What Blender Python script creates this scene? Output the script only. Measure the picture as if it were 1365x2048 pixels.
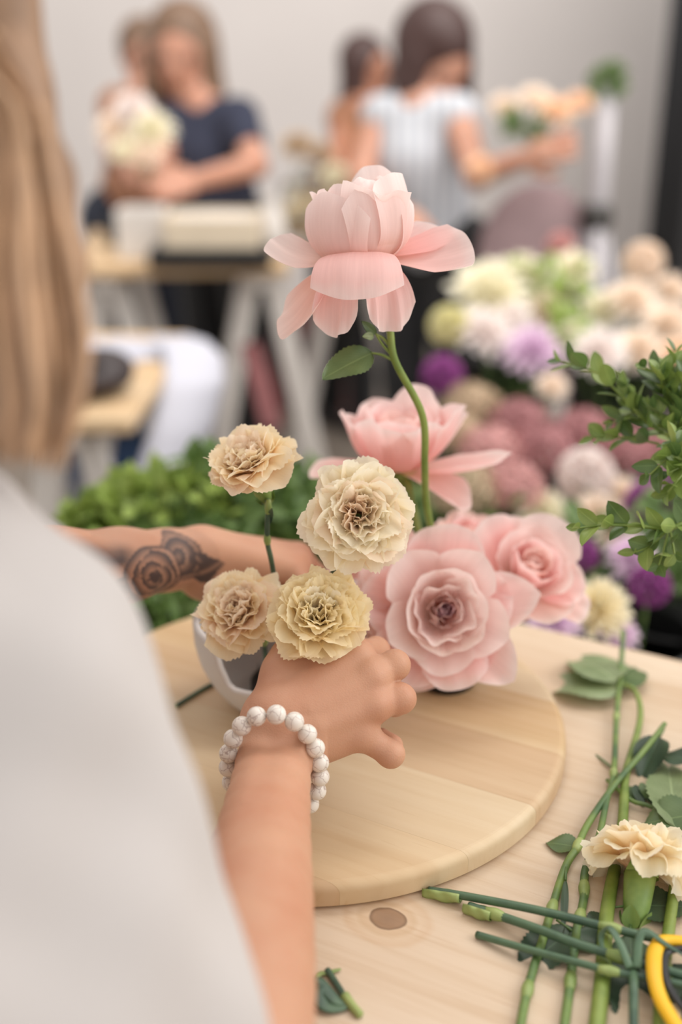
import bpy, math, random
import numpy as np
from mathutils import Vector, Matrix, Euler
random.seed(7); rng = np.random.default_rng(7)
for o in list(bpy.data.objects): bpy.data.objects.remove(o)
C = bpy.context.scene.collection
SC = bpy.context.scene
PI = math.pi

# ---------------------------------------------------------------- camera, world, lights, exposure
CAMH = 1.42; PITCH = 22.5; FPX = 2275.0
cam_d = bpy.data.cameras.new('camera'); cam = bpy.data.objects.new('camera', cam_d); C.objects.link(cam)
cam.location = (0, 0, CAMH); cam.rotation_euler = (math.radians(90 - PITCH), 0, 0)
cam_d.sensor_fit = 'VERTICAL'; cam_d.sensor_height = 36; cam_d.lens = FPX / 2048 * 36
cam_d.clip_start = 0.02; cam_d.clip_end = 60
cam_d.dof.use_dof = True; cam_d.dof.focus_distance = 0.716; cam_d.dof.aperture_fstop = 2.15
SC.camera = cam
w = bpy.data.worlds.new('world'); SC.world = w; w.use_nodes = True
bg = w.node_tree.nodes['Background']; bg.inputs[0].default_value = (1.0, 0.965, 0.93, 1); bg.inputs[1].default_value = 0.92
def area(name, loc, target, size, power, col):
    l = bpy.data.lights.new(name, 'AREA'); l.shape = 'RECTANGLE'; l.size = size[0]; l.size_y = size[1]; l.energy = power; l.color = col
    o = bpy.data.objects.new(name, l); C.objects.link(o); o.location = loc
    o.rotation_euler = (Vector(target) - Vector(loc)).to_track_quat('-Z', 'Y').to_euler()
area('window_daylight', (3.2, 0.6, 3.0), (0, 1.0, 0.9), (2.6, 1.8), 60, (1.0, 0.97, 0.94))
area('back_wall_fill', (1.0, 2.4, 4.2), (1.0, 5.6, 1.0), (3.4, 3.0), 150, (1.0, 0.96, 0.92))  # added fill lamp, aimed at the back wall to brighten it
vs = SC.view_settings; vs.view_transform = 'Standard'; vs.look = 'None'; vs.gamma = 1; vs.exposure = 0.10; vs.use_curve_mapping = False

# ---------------------------------------------------------------- pixel -> world helpers (for laying things out)
_c, _s = math.cos(math.radians(PITCH)), math.sin(math.radians(PITCH))
def P(x, y, d):
    a = (x - 682.5) / FPX; b = (y - 1024) / FPX
    return Vector((a * d, d * (_c - _s * b), CAMH - d * (_s + _c * b)))
def PL(x, y, z):
    b = (y - 1024) / FPX
    return P(x, y, (CAMH - z) / (_s + _c * b))
TOCAM = Vector((0, -_c, _s))

# ---------------------------------------------------------------- generic object helpers
def link(name, me, m=None, parent=None, smooth=True):
    o = bpy.data.objects.new(name, me); C.objects.link(o)
    if m: me.materials.append(m)
    if smooth: me.polygons.foreach_set('use_smooth', [True] * len(me.polygons))
    if parent:
        o.parent = parent
    return o
def mesh(name, vs_, fs, uv=None):
    me = bpy.data.meshes.new(name); me.from_pydata([tuple(map(float, v)) for v in vs_], [], [tuple(map(int, f)) for f in fs]); me.update()
    if uv is not None:
        l = me.uv_layers.new(name='UVMap'); idx = np.empty(len(me.loops), dtype=np.int32); me.loops.foreach_get('vertex_index', idx)
        l.data.foreach_set('uv', np.asarray(uv, dtype=np.float32)[idx].ravel())
    return me
def tag(o, label, cat, group=None, kind=None):
    if label: o['label'] = label
    if cat: o['category'] = cat
    if group: o['group'] = group
    if kind: o['kind'] = kind
    return o
def thing(name, label, cat, loc=(0, 0, 0), group=None):
    o = bpy.data.objects.new(name, None); C.objects.link(o); o.location = loc; o.empty_display_size = 0.02
    return tag(o, label, cat, group)
class G:
    """geometry bag: vertices, faces, uvs in WORLD coordinates; build() moves them into the parent's frame"""
    def __init__(s): s.v = []; s.f = []; s.uv = []
    def add(s, v, f, uv=None):
        n = len(s.v); s.v += [Vector(p) for p in v]; s.f += [tuple(i + n for i in q) for q in f]
        s.uv += list(uv) if uv is not None else [(0, 0)] * len(v); return s
    def build(s, name, m, parent=None, smooth=True, loc=None):
        v = s.v
        if parent is not None:
            mi = mat_inv(parent); v = [mi @ p for p in v]
            o = link(name, mesh(name, v, s.f, s.uv), m, parent, smooth)
        else:
            L = Vector(loc) if loc is not None else Vector((0, 0, 0)); v = [p - L for p in v]
            o = link(name, mesh(name, v, s.f, s.uv), m, None, smooth); o.location = L
        return o
def mat_inv(o):
    M = Matrix.LocRotScale(o.location, o.rotation_euler, o.scale)
    p = o.parent
    while p is not None:
        M = Matrix.LocRotScale(p.location, p.rotation_euler, p.scale) @ M; p = p.parent
    return M.inverted()
def catmull(pts, n=8, rad=None):
    pts = [Vector(p) for p in pts]; out = []; ro = []
    for i in range(len(pts) - 1):
        p0 = pts[max(i - 1, 0)]; p1 = pts[i]; p2 = pts[i + 1]; p3 = pts[min(i + 2, len(pts) - 1)]
        for k in range(n):
            t = k / n
            out.append(0.5 * ((2 * p1) + (-p0 + p2) * t + (2 * p0 - 5 * p1 + 4 * p2 - p3) * t * t + (-p0 + 3 * p1 - 3 * p2 + p3) * t ** 3))
            if rad: ro.append(rad[i] * (1 - t) + rad[i + 1] * t)
    out.append(pts[-1])
    if rad: ro.append(rad[-1]); return out, ro
    return out
def tube(g, pts, r, seg=8, cap=True, flat=1.0, up=None):
    pts = [Vector(p) for p in pts]; n = len(pts); rr = r if isinstance(r, (list, tuple)) else [r] * n
    vv = []; ff = []; uv = []; ref = Vector(up) if up else Vector((0.3, 0.2, 1)).normalized()
    for i, p in enumerate(pts):
        t = (pts[min(i + 1, n - 1)] - pts[max(i - 1, 0)]).normalized()
        a = ref - t * ref.dot(t)
        if a.length < 1e-4: a = Vector((1, 0, 0)) - t * t.x
        a.normalize(); b = t.cross(a)
        if not up: ref = a
        for k in range(seg):
            th = 2 * PI * k / seg
            vv.append(p + a * (math.cos(th) * rr[i] * flat) + b * (math.sin(th) * rr[i])); uv.append((k / seg, i / max(1, n - 1)))
    for i in range(n - 1):
        for k in range(seg):
            k2 = (k + 1) % seg; ff.append((i * seg + k, i * seg + k2, (i + 1) * seg + k2, (i + 1) * seg + k))
    if cap:
        ff.append(tuple(range(seg - 1, -1, -1))); ff.append(tuple((n - 1) * seg + k for k in range(seg)))
    g.add(vv, ff, uv); return g
def box(g, c, s, rz=0.0, R=None, bev=0.0):
    c = Vector(c); R = R or Matrix.Rotation(rz, 3, 'Z'); hx, hy, hz = s[0] / 2, s[1] / 2, s[2] / 2
    if bev <= 0:
        v = [c + R @ Vector((x * hx, y * hy, z * hz)) for z in (-1, 1) for y in (-1, 1) for x in (-1, 1)]
        g.add(v, [(0, 2, 3, 1), (4, 5, 7, 6), (0, 1, 5, 4), (2, 6, 7, 3), (0, 4, 6, 2), (1, 3, 7, 5)]); return g
    rows = []; b = bev
    for (zz, ins) in ((-hz, b), (-hz + b, 0), (hz - b, 0), (hz, b)):
        rows.append([c + R @ Vector((x, y, zz)) for x, y in
                     ((-hx + ins, -hy + ins + b), (-hx + ins + b, -hy + ins), (hx - ins - b, -hy + ins), (hx - ins, -hy + ins + b),
                      (hx - ins, hy - ins - b), (hx - ins - b, hy - ins), (-hx + ins + b, hy - ins), (-hx + ins, hy - ins - b))])
    vv = sum(rows, []); ff = []
    for i in range(3):
        for k in range(8): ff.append((i * 8 + k, i * 8 + (k + 1) % 8, (i + 1) * 8 + (k + 1) % 8, (i + 1) * 8 + k))
    ff.append(tuple(range(7, -1, -1))); ff.append(tuple(24 + k for k in range(8))); g.add(vv, ff); return g
def bar(g, a, b, wx, wy, up=(0, 0, 1)):
    a = Vector(a); b = Vector(b); z = (b - a).normalized(); u = Vector(up)
    x = u.cross(z)
    if x.length < 1e-3: x = Vector((1, 0, 0))
    x.normalize(); y = z.cross(x); R = Matrix((x, y, z)).transposed()
    return box(g, (a + b) / 2, (wx, wy, (b - a).length), R=R, bev=min(wx, wy) * .12)
def lathe(g, c, prof, seg=24, axis=None, wob=0.0, closed=False):
    c = Vector(c); Q = Vector((0, 0, 1)).rotation_difference(Vector(axis or (0, 0, 1)).normalized()).to_matrix()
    vv = []; ff = []; uv = []; n = len(prof)
    for i, (r, z) in enumerate(prof):
        for k in range(seg):
            th = 2 * PI * k / seg; rr = r * (1 + wob * math.sin(3 * th + i))
            vv.append(c + Q @ Vector((rr * math.cos(th), rr * math.sin(th), z))); uv.append((k / seg, i / (n - 1)))
    for i in range(n - 1):
        for k in range(seg):
            k2 = (k + 1) % seg; ff.append((i * seg + k, i * seg + k2, (i + 1) * seg + k2, (i + 1) * seg + k))
    if not closed:
        ff.append(tuple(range(seg - 1, -1, -1))); ff.append(tuple((n - 1) * seg + k for k in range(seg)))
    g.add(vv, ff, uv); return g
def ball(g, c, r, seg=16, rings=10, axis=None):
    rx = r if isinstance(r, (tuple, list)) else (r, r, r)
    prof = [(max(1e-5, math.sin(PI * i / rings)), -math.cos(PI * i / rings)) for i in range(rings + 1)]
    h = G(); lathe(h, (0, 0, 0), prof, seg); Q = Vector((0, 0, 1)).rotation_difference(Vector(axis or (0, 0, 1)).normalized()).to_matrix()
    g.add([Vector(c) + Q @ Vector((p.x * rx[0], p.y * rx[1], p.z * rx[2])) for p in h.v], h.f, h.uv); return g

# ---------------------------------------------------------------- implicit surfaces (bodies, hands, cloth)
def cap(a, b, ra, rb=None, k=.004, sub=False): return ('c', np.array(a, float), np.array(b, float), ra, ra if rb is None else rb, k, sub)
def ell(c, r, R=None, k=.004, sub=False): return ('e', np.array(c, float), np.array(R if R is not None else np.eye(3), float), np.array(r, float), 0, k, sub)
def chain(pts, rs, k=.004): return [cap(pts[i], pts[i + 1], rs[i], rs[i + 1], k) for i in range(len(pts) - 1)]
def sdf_raw(prims, h, noise=None):
    lo = np.full(3, 1e9); hi = -lo
    bbs = []
    for q in prims:
        if q[0] == 'c':
            R = max(q[3], q[4]); l = np.minimum(q[1], q[2]) - R; u = np.maximum(q[1], q[2]) + R
        else:
            e = np.sqrt(((q[2] * q[3]) ** 2).sum(1)); l = q[1] - e; u = q[1] + e
        bbs.append((l, u))
        if not q[6]: lo = np.minimum(lo, l); hi = np.maximum(hi, u)
    lo = lo - 4 * h; n = np.ceil((hi + 4 * h - lo) / h).astype(int) + 1
    F = np.full(n, 10.0, dtype=np.float32)
    for q, (l, u) in zip(prims, bbs):
        k = q[5]; mg = k + 3 * h
        i0 = np.clip(np.floor((l - mg - lo) / h).astype(int), 0, n - 1); i1 = np.clip(np.ceil((u + mg - lo) / h).astype(int) + 1, 1, n)
        if (i1 <= i0).any(): continue
        X = (lo[0] + h * np.arange(i0[0], i1[0]))[:, None, None]; Y = (lo[1] + h * np.arange(i0[1], i1[1]))[None, :, None]; Z = (lo[2] + h * np.arange(i0[2], i1[2]))[None, None, :]
        if q[0] == 'c':
            a, b = q[1], q[2]; ab = b - a; L2 = max((ab ** 2).sum(), 1e-12)
            x, y, z = X - a[0], Y - a[1], Z - a[2]
            t = np.clip((x * ab[0] + y * ab[1] + z * ab[2]) / L2, 0, 1)
            d = np.sqrt((x - t * ab[0]) ** 2 + (y - t * ab[1]) ** 2 + (z - t * ab[2]) ** 2) - (q[3] + (q[4] - q[3]) * t)
        else:
            c, R, r = q[1], q[2], q[3]; x, y, z = X - c[0], Y - c[1], Z - c[2]
            p = [x * R[0, j] + y * R[1, j] + z * R[2, j] for j in range(3)]
            k0 = np.sqrt(sum((p[j] / r[j]) ** 2 for j in range(3))); k1 = np.sqrt(sum((p[j] / r[j] ** 2) ** 2 for j in range(3))) + 1e-9
            d = k0 * (k0 - 1) / k1
        S = F[i0[0]:i1[0], i0[1]:i1[1], i0[2]:i1[2]]
        if q[6]:
            d = -d; hh = np.maximum(k - np.abs(S - d), 0) / k; S[...] = np.maximum(S, d) + hh * hh * k / 4
        else:
            hh = np.maximum(k - np.abs(S - d), 0) / k; S[...] = np.minimum(S, d) - hh * hh * k / 4
    if noise is not None:
        X = (lo[0] + h * np.arange(n[0]))[:, None, None]; Y = (lo[1] + h * np.arange(n[1]))[None, :, None]; Z = (lo[2] + h * np.arange(n[2]))[None, None, :]
        F = F + noise(X, Y, Z)
    # surface nets
    S = F < 0; cs = np.zeros(n - 1, dtype=np.int8)
    for dx in (0, 1):
        for dy in (0, 1):
            for dz in (0, 1): cs += S[dx:n[0] - 1 + dx, dy:n[1] - 1 + dy, dz:n[2] - 1 + dz]
    act = (cs > 0) & (cs < 8); idx = np.argwhere(act); ids = -np.ones(n - 1, dtype=np.int64); ids[act] = np.arange(len(idx))
    acc = np.zeros((len(idx), 3)); cnt = np.zeros(len(idx))
    for ax in range(3):
        for o1 in (0, 1):
            for o2 in (0, 1):
                c0 = [0, 0, 0]; oth = [i for i in range(3) if i != ax]; c0[oth[0]] = o1; c0[oth[1]] = o2; c1 = list(c0); c1[ax] = 1
                f0 = F[tuple((idx + c0).T)]; f1 = F[tuple((idx + c1).T)]; mm = (f0 < 0) != (f1 < 0)
                t = np.where(mm, f0 / np.where(mm, f0 - f1, 1), 0); pp = np.tile(np.array(c0, float), (len(idx), 1)); pp[:, ax] = t
                acc += pp * mm[:, None]; cnt += mm
    V = lo + h * (idx + acc / cnt[:, None]); quads = []
    for ax in range(3):
        b, c = [(1, 2), (2, 0), (0, 1)][ax]
        sl0 = [slice(1, n[i] - 1) for i in range(3)]; sl0[ax] = slice(0, n[ax] - 1); sl1 = list(sl0); sl1[ax] = slice(1, n[ax])
        a0 = S[tuple(sl0)]; a1 = S[tuple(sl1)]; off = np.array([s_.start for s_ in sl0])
        for flip, mk in ((False, a0 & ~a1), (True, ~a0 & a1)):
            g_ = np.argwhere(mk) + off
            if not len(g_): continue
            eb = np.zeros(3, int); eb[b] = 1; ec = np.zeros(3, int); ec[c] = 1
            q = np.stack([ids[tuple((g_ - eb - ec).T)], ids[tuple((g_ - ec).T)], ids[tuple(g_.T)], ids[tuple((g_ - eb).T)]], 1)
            quads.append(q[:, ::-1] if flip else q)
    Q = np.concatenate(quads)
    return V, Q
def sdf(parts, name, m=None, parent=None, post=None):
    """parts: list of (prims, cell size); every entry becomes one closed surface of the same mesh"""
    Vs = []; Qs = []; off = 0
    for pr, h in parts:
        V, Q = sdf_raw(pr, h); Vs.append(V); Qs.append(Q + off); off += len(V)
    V = np.concatenate(Vs); Q = np.concatenate(Qs)
    if post is not None: V = post(V)
    M_ = np.array(mat_inv(parent)) if parent is not None else np.eye(4)
    Vl = V @ M_[:3, :3].T + M_[:3, 3]
    me = bpy.data.meshes.new(name); me.vertices.add(len(Vl)); me.vertices.foreach_set('co', Vl.astype(np.float32).ravel())
    me.loops.add(len(Q) * 4); me.loops.foreach_set('vertex_index', Q.astype(np.int32).ravel())
    me.polygons.add(len(Q)); me.polygons.foreach_set('loop_start', np.arange(0, len(Q) * 4, 4, dtype=np.int32)); me.polygons.foreach_set('loop_total', np.full(len(Q), 4, dtype=np.int32))
    me.update(calc_edges=True)
    return link(name, me, m, parent), V

# ---------------------------------------------------------------- materials
def srgb(r, g, b):
    f = lambda c: (c / 255 / 12.92) if c <= 10 else ((c / 255 + .055) / 1.055) ** 2.4
    return (f(r), f(g), f(b), 1)
def newmat(name):
    m = bpy.data.materials.new(name); m.use_nodes = True; nt = m.node_tree; return m, nt, nt.nodes['Principled BSDF']
def N(nt, t, **kw):
    n = nt.nodes.new(t)
    for k, v in kw.items():
        if k.startswith('i_'):
            n.inputs[k[2:].replace('_', ' ')].default_value = v
        else: setattr(n, k, v)
    return n
def ramp(nt, stops):
    r = nt.nodes.new('ShaderNodeValToRGB'); e = r.color_ramp.elements
    while len(e) > 1: e.remove(e[-1])
    e[0].position = stops[0][0]; e[0].color = stops[0][1]
    for p_, c_ in stops[1:]: q = e.new(p_); q.color = c_
    return r
def plain(name, col, rough=.6, var=.12, scale=30, bump=0.0, bscale=200, metal=0, sss=0, trans=0, coat=0, sheen=0, spec=.5):
    m, nt, b = newmat(name); c = srgb(*col) if max(col) > 1.01 else (*col, 1)
    tc = N(nt, 'ShaderNodeTexCoord'); nz = N(nt, 'ShaderNodeTexNoise'); nz.inputs['Scale'].default_value = scale; nz.inputs['Detail'].default_value = 4
    nt.links.new(tc.outputs['Object'], nz.inputs['Vector'])
    r = ramp(nt, [(.3, tuple(x * (1 - var) for x in c[:3]) + (1,)), (.7, tuple(min(1, x * (1 + var)) for x in c[:3]) + (1,))])
    nt.links.new(nz.outputs['Fac'], r.inputs['Fac']); nt.links.new(r.outputs['Color'], b.inputs['Base Color'])
    b.inputs['Roughness'].default_value = rough; b.inputs['Metallic'].default_value = metal; b.inputs['Specular IOR Level'].default_value = spec
    if sss: b.inputs['Subsurface Weight'].default_value = sss; b.inputs['Subsurface Scale'].default_value = .006; b.inputs['Subsurface Radius'].default_value = (1, .5, .3)
    if coat: b.inputs['Coat Weight'].default_value = coat
    if sheen: b.inputs['Sheen Weight'].default_value = sheen
    if bump:
        n2 = N(nt, 'ShaderNodeTexNoise'); n2.inputs['Scale'].default_value = bscale; nt.links.new(tc.outputs['Object'], n2.inputs['Vector'])
        bp = N(nt, 'ShaderNodeBump'); bp.inputs['Strength'].default_value = bump; bp.inputs['Distance'].default_value = .002
        nt.links.new(n2.outputs['Fac'], bp.inputs['Height']); nt.links.new(bp.outputs['Normal'], b.inputs['Normal'])
    return m
def petalmat(name, stops, trans=.42, rough=.55, vein=.06, nscale=60):
    """colour runs from the claw (v=0) to the lip (v=1) of the petal; thin tissue lets light through"""
    m, nt, b = newmat(name); uv = N(nt, 'ShaderNodeUVMap'); sp = N(nt, 'ShaderNodeSeparateXYZ'); nt.links.new(uv.outputs['UV'], sp.inputs[0])
    r = ramp(nt, [(p_, srgb(*c_)) for p_, c_ in stops])
    tc = N(nt, 'ShaderNodeTexCoord'); nz = N(nt, 'ShaderNodeTexNoise'); nz.inputs['Scale'].default_value = nscale; nt.links.new(tc.outputs['Object'], nz.inputs['Vector'])
    ma = N(nt, 'ShaderNodeMath', operation='MULTIPLY_ADD'); ma.inputs[1].default_value = .22; nt.links.new(nz.outputs['Fac'], ma.inputs[0])
    sb = N(nt, 'ShaderNodeMath', operation='SUBTRACT'); nt.links.new(sp.outputs['Y'], sb.inputs[0]); sb.inputs[1].default_value = .11; nt.links.new(sb.outputs[0], ma.inputs[2])
    nt.links.new(ma.outputs[0], r.inputs['Fac'])
    # fine veins fanning along the petal
    mp = N(nt, 'ShaderNodeMapping'); mp.inputs['Scale'].default_value = (26, 1.6, 1); nt.links.new(uv.outputs['UV'], mp.inputs[0])
    vz = N(nt, 'ShaderNodeTexNoise'); vz.inputs['Scale'].default_value = 1; vz.inputs['Detail'].default_value = 3; nt.links.new(mp.outputs[0], vz.inputs['Vector'])
    hs = N(nt, 'ShaderNodeMixRGB', blend_type='MULTIPLY'); vr = ramp(nt, [(.35, (1 - vein * 2, 1 - vein * 2.4, 1 - vein * 2.4, 1)), (.65, (1, 1, 1, 1))])
    nt.links.new(vz.outputs['Fac'], vr.inputs['Fac']); hs.inputs[0].default_value = 1; nt.links.new(r.outputs['Color'], hs.inputs[1]); nt.links.new(vr.outputs['Color'], hs.inputs[2])
    bp = N(nt, 'ShaderNodeBump'); bp.inputs['Strength'].default_value = .25; bp.inputs['Distance'].default_value = .0006; nt.links.new(vz.outputs['Fac'], bp.inputs['Height'])
    nt.links.new(hs.outputs[0], b.inputs['Base Color']); b.inputs['Roughness'].default_value = rough; b.inputs['Specular IOR Level'].default_value = .25; nt.links.new(bp.outputs[0], b.inputs['Normal'])
    tr = N(nt, 'ShaderNodeBsdfTranslucent'); nt.links.new(hs.outputs[0], tr.inputs[0]); mx = N(nt, 'ShaderNodeMixShader'); mx.inputs[0].default_value = trans
    out = nt.nodes['Material Output']; nt.links.new(b.outputs[0], mx.inputs[1]); nt.links.new(tr.outputs[0], mx.inputs[2]); nt.links.new(mx.outputs[0], out.inputs[0])
    return m
def woodmat(name, base, dark, light, sy=60, knots=(), rough=.5, contrast=1.0, seed=0.0):
    """grain runs along local X"""
    m, nt, b = newmat(name); tc = N(nt, 'ShaderNodeTexCoord'); L = nt.links.new
    mp = N(nt, 'ShaderNodeMapping'); mp.inputs['Location'].default_value = (seed, seed * 1.7, 0); L(tc.outputs['Object'], mp.inputs[0])
    def noise(sc, det, rough_=.55, dist=0):
        q = N(nt, 'ShaderNodeMapping'); q.inputs['Scale'].default_value = sc; L(mp.outputs[0], q.inputs[0])
        z = N(nt, 'ShaderNodeTexNoise'); z.inputs['Scale'].default_value = 1; z.inputs['Detail'].default_value = det; z.inputs['Roughness'].default_value = rough_; z.inputs['Distortion'].default_value = dist
        L(q.outputs[0], z.inputs['Vector']); return z
    n1 = noise((1.6, 14, 8), 3); n2 = noise((5, sy * 2.2, 30), 5, .6, .4); n3 = noise((24, 420, 50), 2, .5)
    r1 = ramp(nt, [(.3, srgb(*dark)), (.5, srgb(*base)), (.7, srgb(*light))]); L(n1.outputs['Fac'], r1.inputs['Fac'])
    r2 = ramp(nt, [(.36, tuple(srgb(*dark)[:3]) + (1,)), (.47, srgb(*base)), (.6, srgb(*light))]); L(n2.outputs['Fac'], r2.inputs['Fac'])
    mx = N(nt, 'ShaderNodeMixRGB'); mx.inputs[0].default_value = .45 * contrast; L(r1.outputs[0], mx.inputs[1]); L(r2.outputs[0], mx.inputs[2])
    # short darker pores
    r3 = ramp(nt, [(.66, (1, 1, 1, 1)), (.78, (.74, .58, .44, 1))]); L(n3.outputs['Fac'], r3.inputs['Fac'])
    m3 = N(nt, 'ShaderNodeMixRGB', blend_type='MULTIPLY'); m3.inputs[0].default_value = .55 * contrast; L(mx.outputs[0], m3.inputs[1]); L(r3.outputs[0], m3.inputs[2])
    col = m3.outputs[0]
    for (kx, ky, kr) in knots:
        sx = N(nt, 'ShaderNodeMapping'); sx.inputs['Location'].default_value = (-kx * .8, -ky, 0); sx.inputs['Scale'].default_value = (.8, 1, 0); L(tc.outputs['Object'], sx.inputs[0])
        nzk = N(nt, 'ShaderNodeTexNoise'); nzk.inputs['Scale'].default_value = 60; L(tc.outputs['Object'], nzk.inputs['Vector'])
        ad = N(nt, 'ShaderNodeVectorMath', operation='LENGTH'); L(sx.outputs[0], ad.inputs[0])
        w1 = N(nt, 'ShaderNodeMath', operation='MULTIPLY_ADD'); w1.inputs[1].default_value = kr * .5; L(nzk.outputs['Fac'], w1.inputs[0]); L(ad.outputs['Value'], w1.inputs[2])
        dv = N(nt, 'ShaderNodeMath', operation='DIVIDE'); dv.inputs[1].default_value = kr * 4.5; L(w1.outputs[0], dv.inputs[0])
        kr_ = ramp(nt, [(0, (.33, .22, .15, 1)), (.24, (.42, .29, .2, 1)), (.285, (.25, .16, .1, 1)), (.31, (.95, .88, .8, 1)), (.4, (.9, .82, .72, 1)), (.47, (1, .97, .93, 1)), (.6, (.94, .87, .8, 1)), (.68, (1, 1, 1, 1)), (1, (1, 1, 1, 1))])
        L(dv.outputs[0], kr_.inputs['Fac']); mk = N(nt, 'ShaderNodeMixRGB', blend_type='MULTIPLY'); mk.inputs[0].default_value = .85
        L(col, mk.inputs[1]); L(kr_.outputs[0], mk.inputs[2]); col = mk.outputs[0]
    L(col, b.inputs['Base Color']); b.inputs['Roughness'].default_value = rough; b.inputs['Specular IOR Level'].default_value = .35
    bp = N(nt, 'ShaderNodeBump'); bp.inputs['Strength'].default_value = .15; bp.inputs['Distance'].default_value = .0005; L(n2.outputs['Fac'], bp.inputs['Height']); L(bp.outputs[0], b.inputs['Normal'])
    return m
def skinmat(name, col, attr=None, rough=.5):
    m, nt, b = newmat(name); c = srgb(*col); tc = N(nt, 'ShaderNodeTexCoord'); L = nt.links.new
    nz = N(nt, 'ShaderNodeTexNoise'); nz.inputs['Scale'].default_value = 22; nz.inputs['Detail'].default_value = 5; L(tc.outputs['Object'], nz.inputs['Vector'])
    r = ramp(nt, [(.3, (c[0] * .93, c[1] * .82, c[2] * .78, 1)), (.55, c), (.75, (min(1, c[0] * 1.05), c[1] * 1.08, c[2] * 1.08, 1))]); L(nz.outputs['Fac'], r.inputs['Fac'])
    col_ = r.outputs[0]
    if attr:
        at = N(nt, 'ShaderNodeAttribute', attribute_name=attr); mk = N(nt, 'ShaderNodeMixRGB'); mk.inputs[2].default_value = srgb(58, 52, 54)
        L(at.outputs['Fac'], mk.inputs[0]); L(col_, mk.inputs[1]); col_ = mk.outputs[0]
    L(col_, b.inputs['Base Color']); b.inputs['Roughness'].default_value = rough; b.inputs['Specular IOR Level'].default_value = .35
    b.inputs['Subsurface Weight'].default_value = .18; b.inputs['Subsurface Scale'].default_value = .006; b.inputs['Subsurface Radius'].default_value = (1, .4, .25)
    v = N(nt, 'ShaderNodeTexVoronoi'); v.inputs['Scale'].default_value = 900; L(tc.outputs['Object'], v.inputs['Vector'])
    n2 = N(nt, 'ShaderNodeTexNoise'); n2.inputs['Scale'].default_value = 300; L(tc.outputs['Object'], n2.inputs['Vector'])
    ad = N(nt, 'ShaderNodeMath'); L(v.outputs['Distance'], ad.inputs[0]); L(n2.outputs['Fac'], ad.inputs[1])
    bp = N(nt, 'ShaderNodeBump'); bp.inputs['Strength'].default_value = .18; bp.inputs['Distance'].default_value = .0006; L(ad.outputs[0], bp.inputs['Height']); L(bp.outputs[0], b.inputs['Normal'])
    return m
def leafmat(name, dark, light, rough=.45):
    m, nt, b = newmat(name); uv = N(nt, 'ShaderNodeUVMap'); sp = N(nt, 'ShaderNodeSeparateXYZ'); L = nt.links.new; L(uv.outputs['UV'], sp.inputs[0])
    # pale midrib + side veins
    a = N(nt, 'ShaderNodeMath', operation='ABSOLUTE'); L(sp.outputs['X'], a.inputs[0])
    w1 = N(nt, 'ShaderNodeMath', operation='MULTIPLY_ADD'); L(a.outputs[0], w1.inputs[0]); w1.inputs[1].default_value = -.55; L(sp.outputs['Y'], w1.inputs[2])
    w2 = N(nt, 'ShaderNodeMath', operation='MULTIPLY'); L(w1.outputs[0], w2.inputs[0]); w2.inputs[1].default_value = 55
    w3 = N(nt, 'ShaderNodeMath', operation='SINE'); L(w2.outputs[0], w3.inputs[0])
    rv = ramp(nt, [(.93, (0, 0, 0, 1)), (1, (1, 1, 1, 1))]); L(w3.outputs[0], rv.inputs['Fac'])
    rm = ramp(nt, [(0, (1, 1, 1, 1)), (.05, (0, 0, 0, 1))]); L(a.outputs[0], rm.inputs['Fac'])
    tc = N(nt, 'ShaderNodeTexCoord'); nz = N(nt, 'ShaderNodeTexNoise'); nz.inputs['Scale'].default_value = 40; L(tc.outputs['Object'], nz.inputs['Vector'])
    r = ramp(nt, [(.3, srgb(*dark)), (.7, srgb(*light))]); L(nz.outputs['Fac'], r.inputs['Fac'])
    ad = N(nt, 'ShaderNodeMath', operation='MULTIPLY_ADD'); L(rv.outputs[0], ad.inputs[0]); ad.inputs[1].default_value = .22; L(rm.outputs[0], ad.inputs[2])
    mx = N(nt, 'ShaderNodeMixRGB'); sc = N(nt, 'ShaderNodeMath', operation='MULTIPLY'); sc.inputs[1].default_value = .5; L(ad.outputs[0], sc.inputs[0]); L(sc.outputs[0], mx.inputs[0])
    L(r.outputs[0], mx.inputs[1]); mx.inputs[2].default_value = srgb(*[min(255, int(q * 1.25 + 20)) for q in light])
    L(mx.outputs[0], b.inputs['Base Color']); b.inputs['Roughness'].default_value = rough
    tr = N(nt, 'ShaderNodeBsdfTranslucent'); L(mx.outputs[0], tr.inputs[0]); ms = N(nt, 'ShaderNodeMixShader'); ms.inputs[0].default_value = .2
    out = nt.nodes['Material Output']; L(b.outputs[0], ms.inputs[1]); L(tr.outputs[0], ms.inputs[2]); L(ms.outputs[0], out.inputs[0])
    return m
def stemmat(name, c1, c2):
    m, nt, b = newmat(name); tc = N(nt, 'ShaderNodeTexCoord'); L = nt.links.new
    nz = N(nt, 'ShaderNodeTexNoise'); nz.inputs['Scale'].default_value = 45; nz.inputs['Detail'].default_value = 3; L(tc.outputs['Object'], nz.inputs['Vector'])
    r = ramp(nt, [(.38, srgb(*c1)), (.62, srgb(*c2))]); L(nz.outputs['Fac'], r.inputs['Fac']); L(r.outputs[0], b.inputs['Base Color']); b.inputs['Roughness'].default_value = .45
    return m

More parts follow.
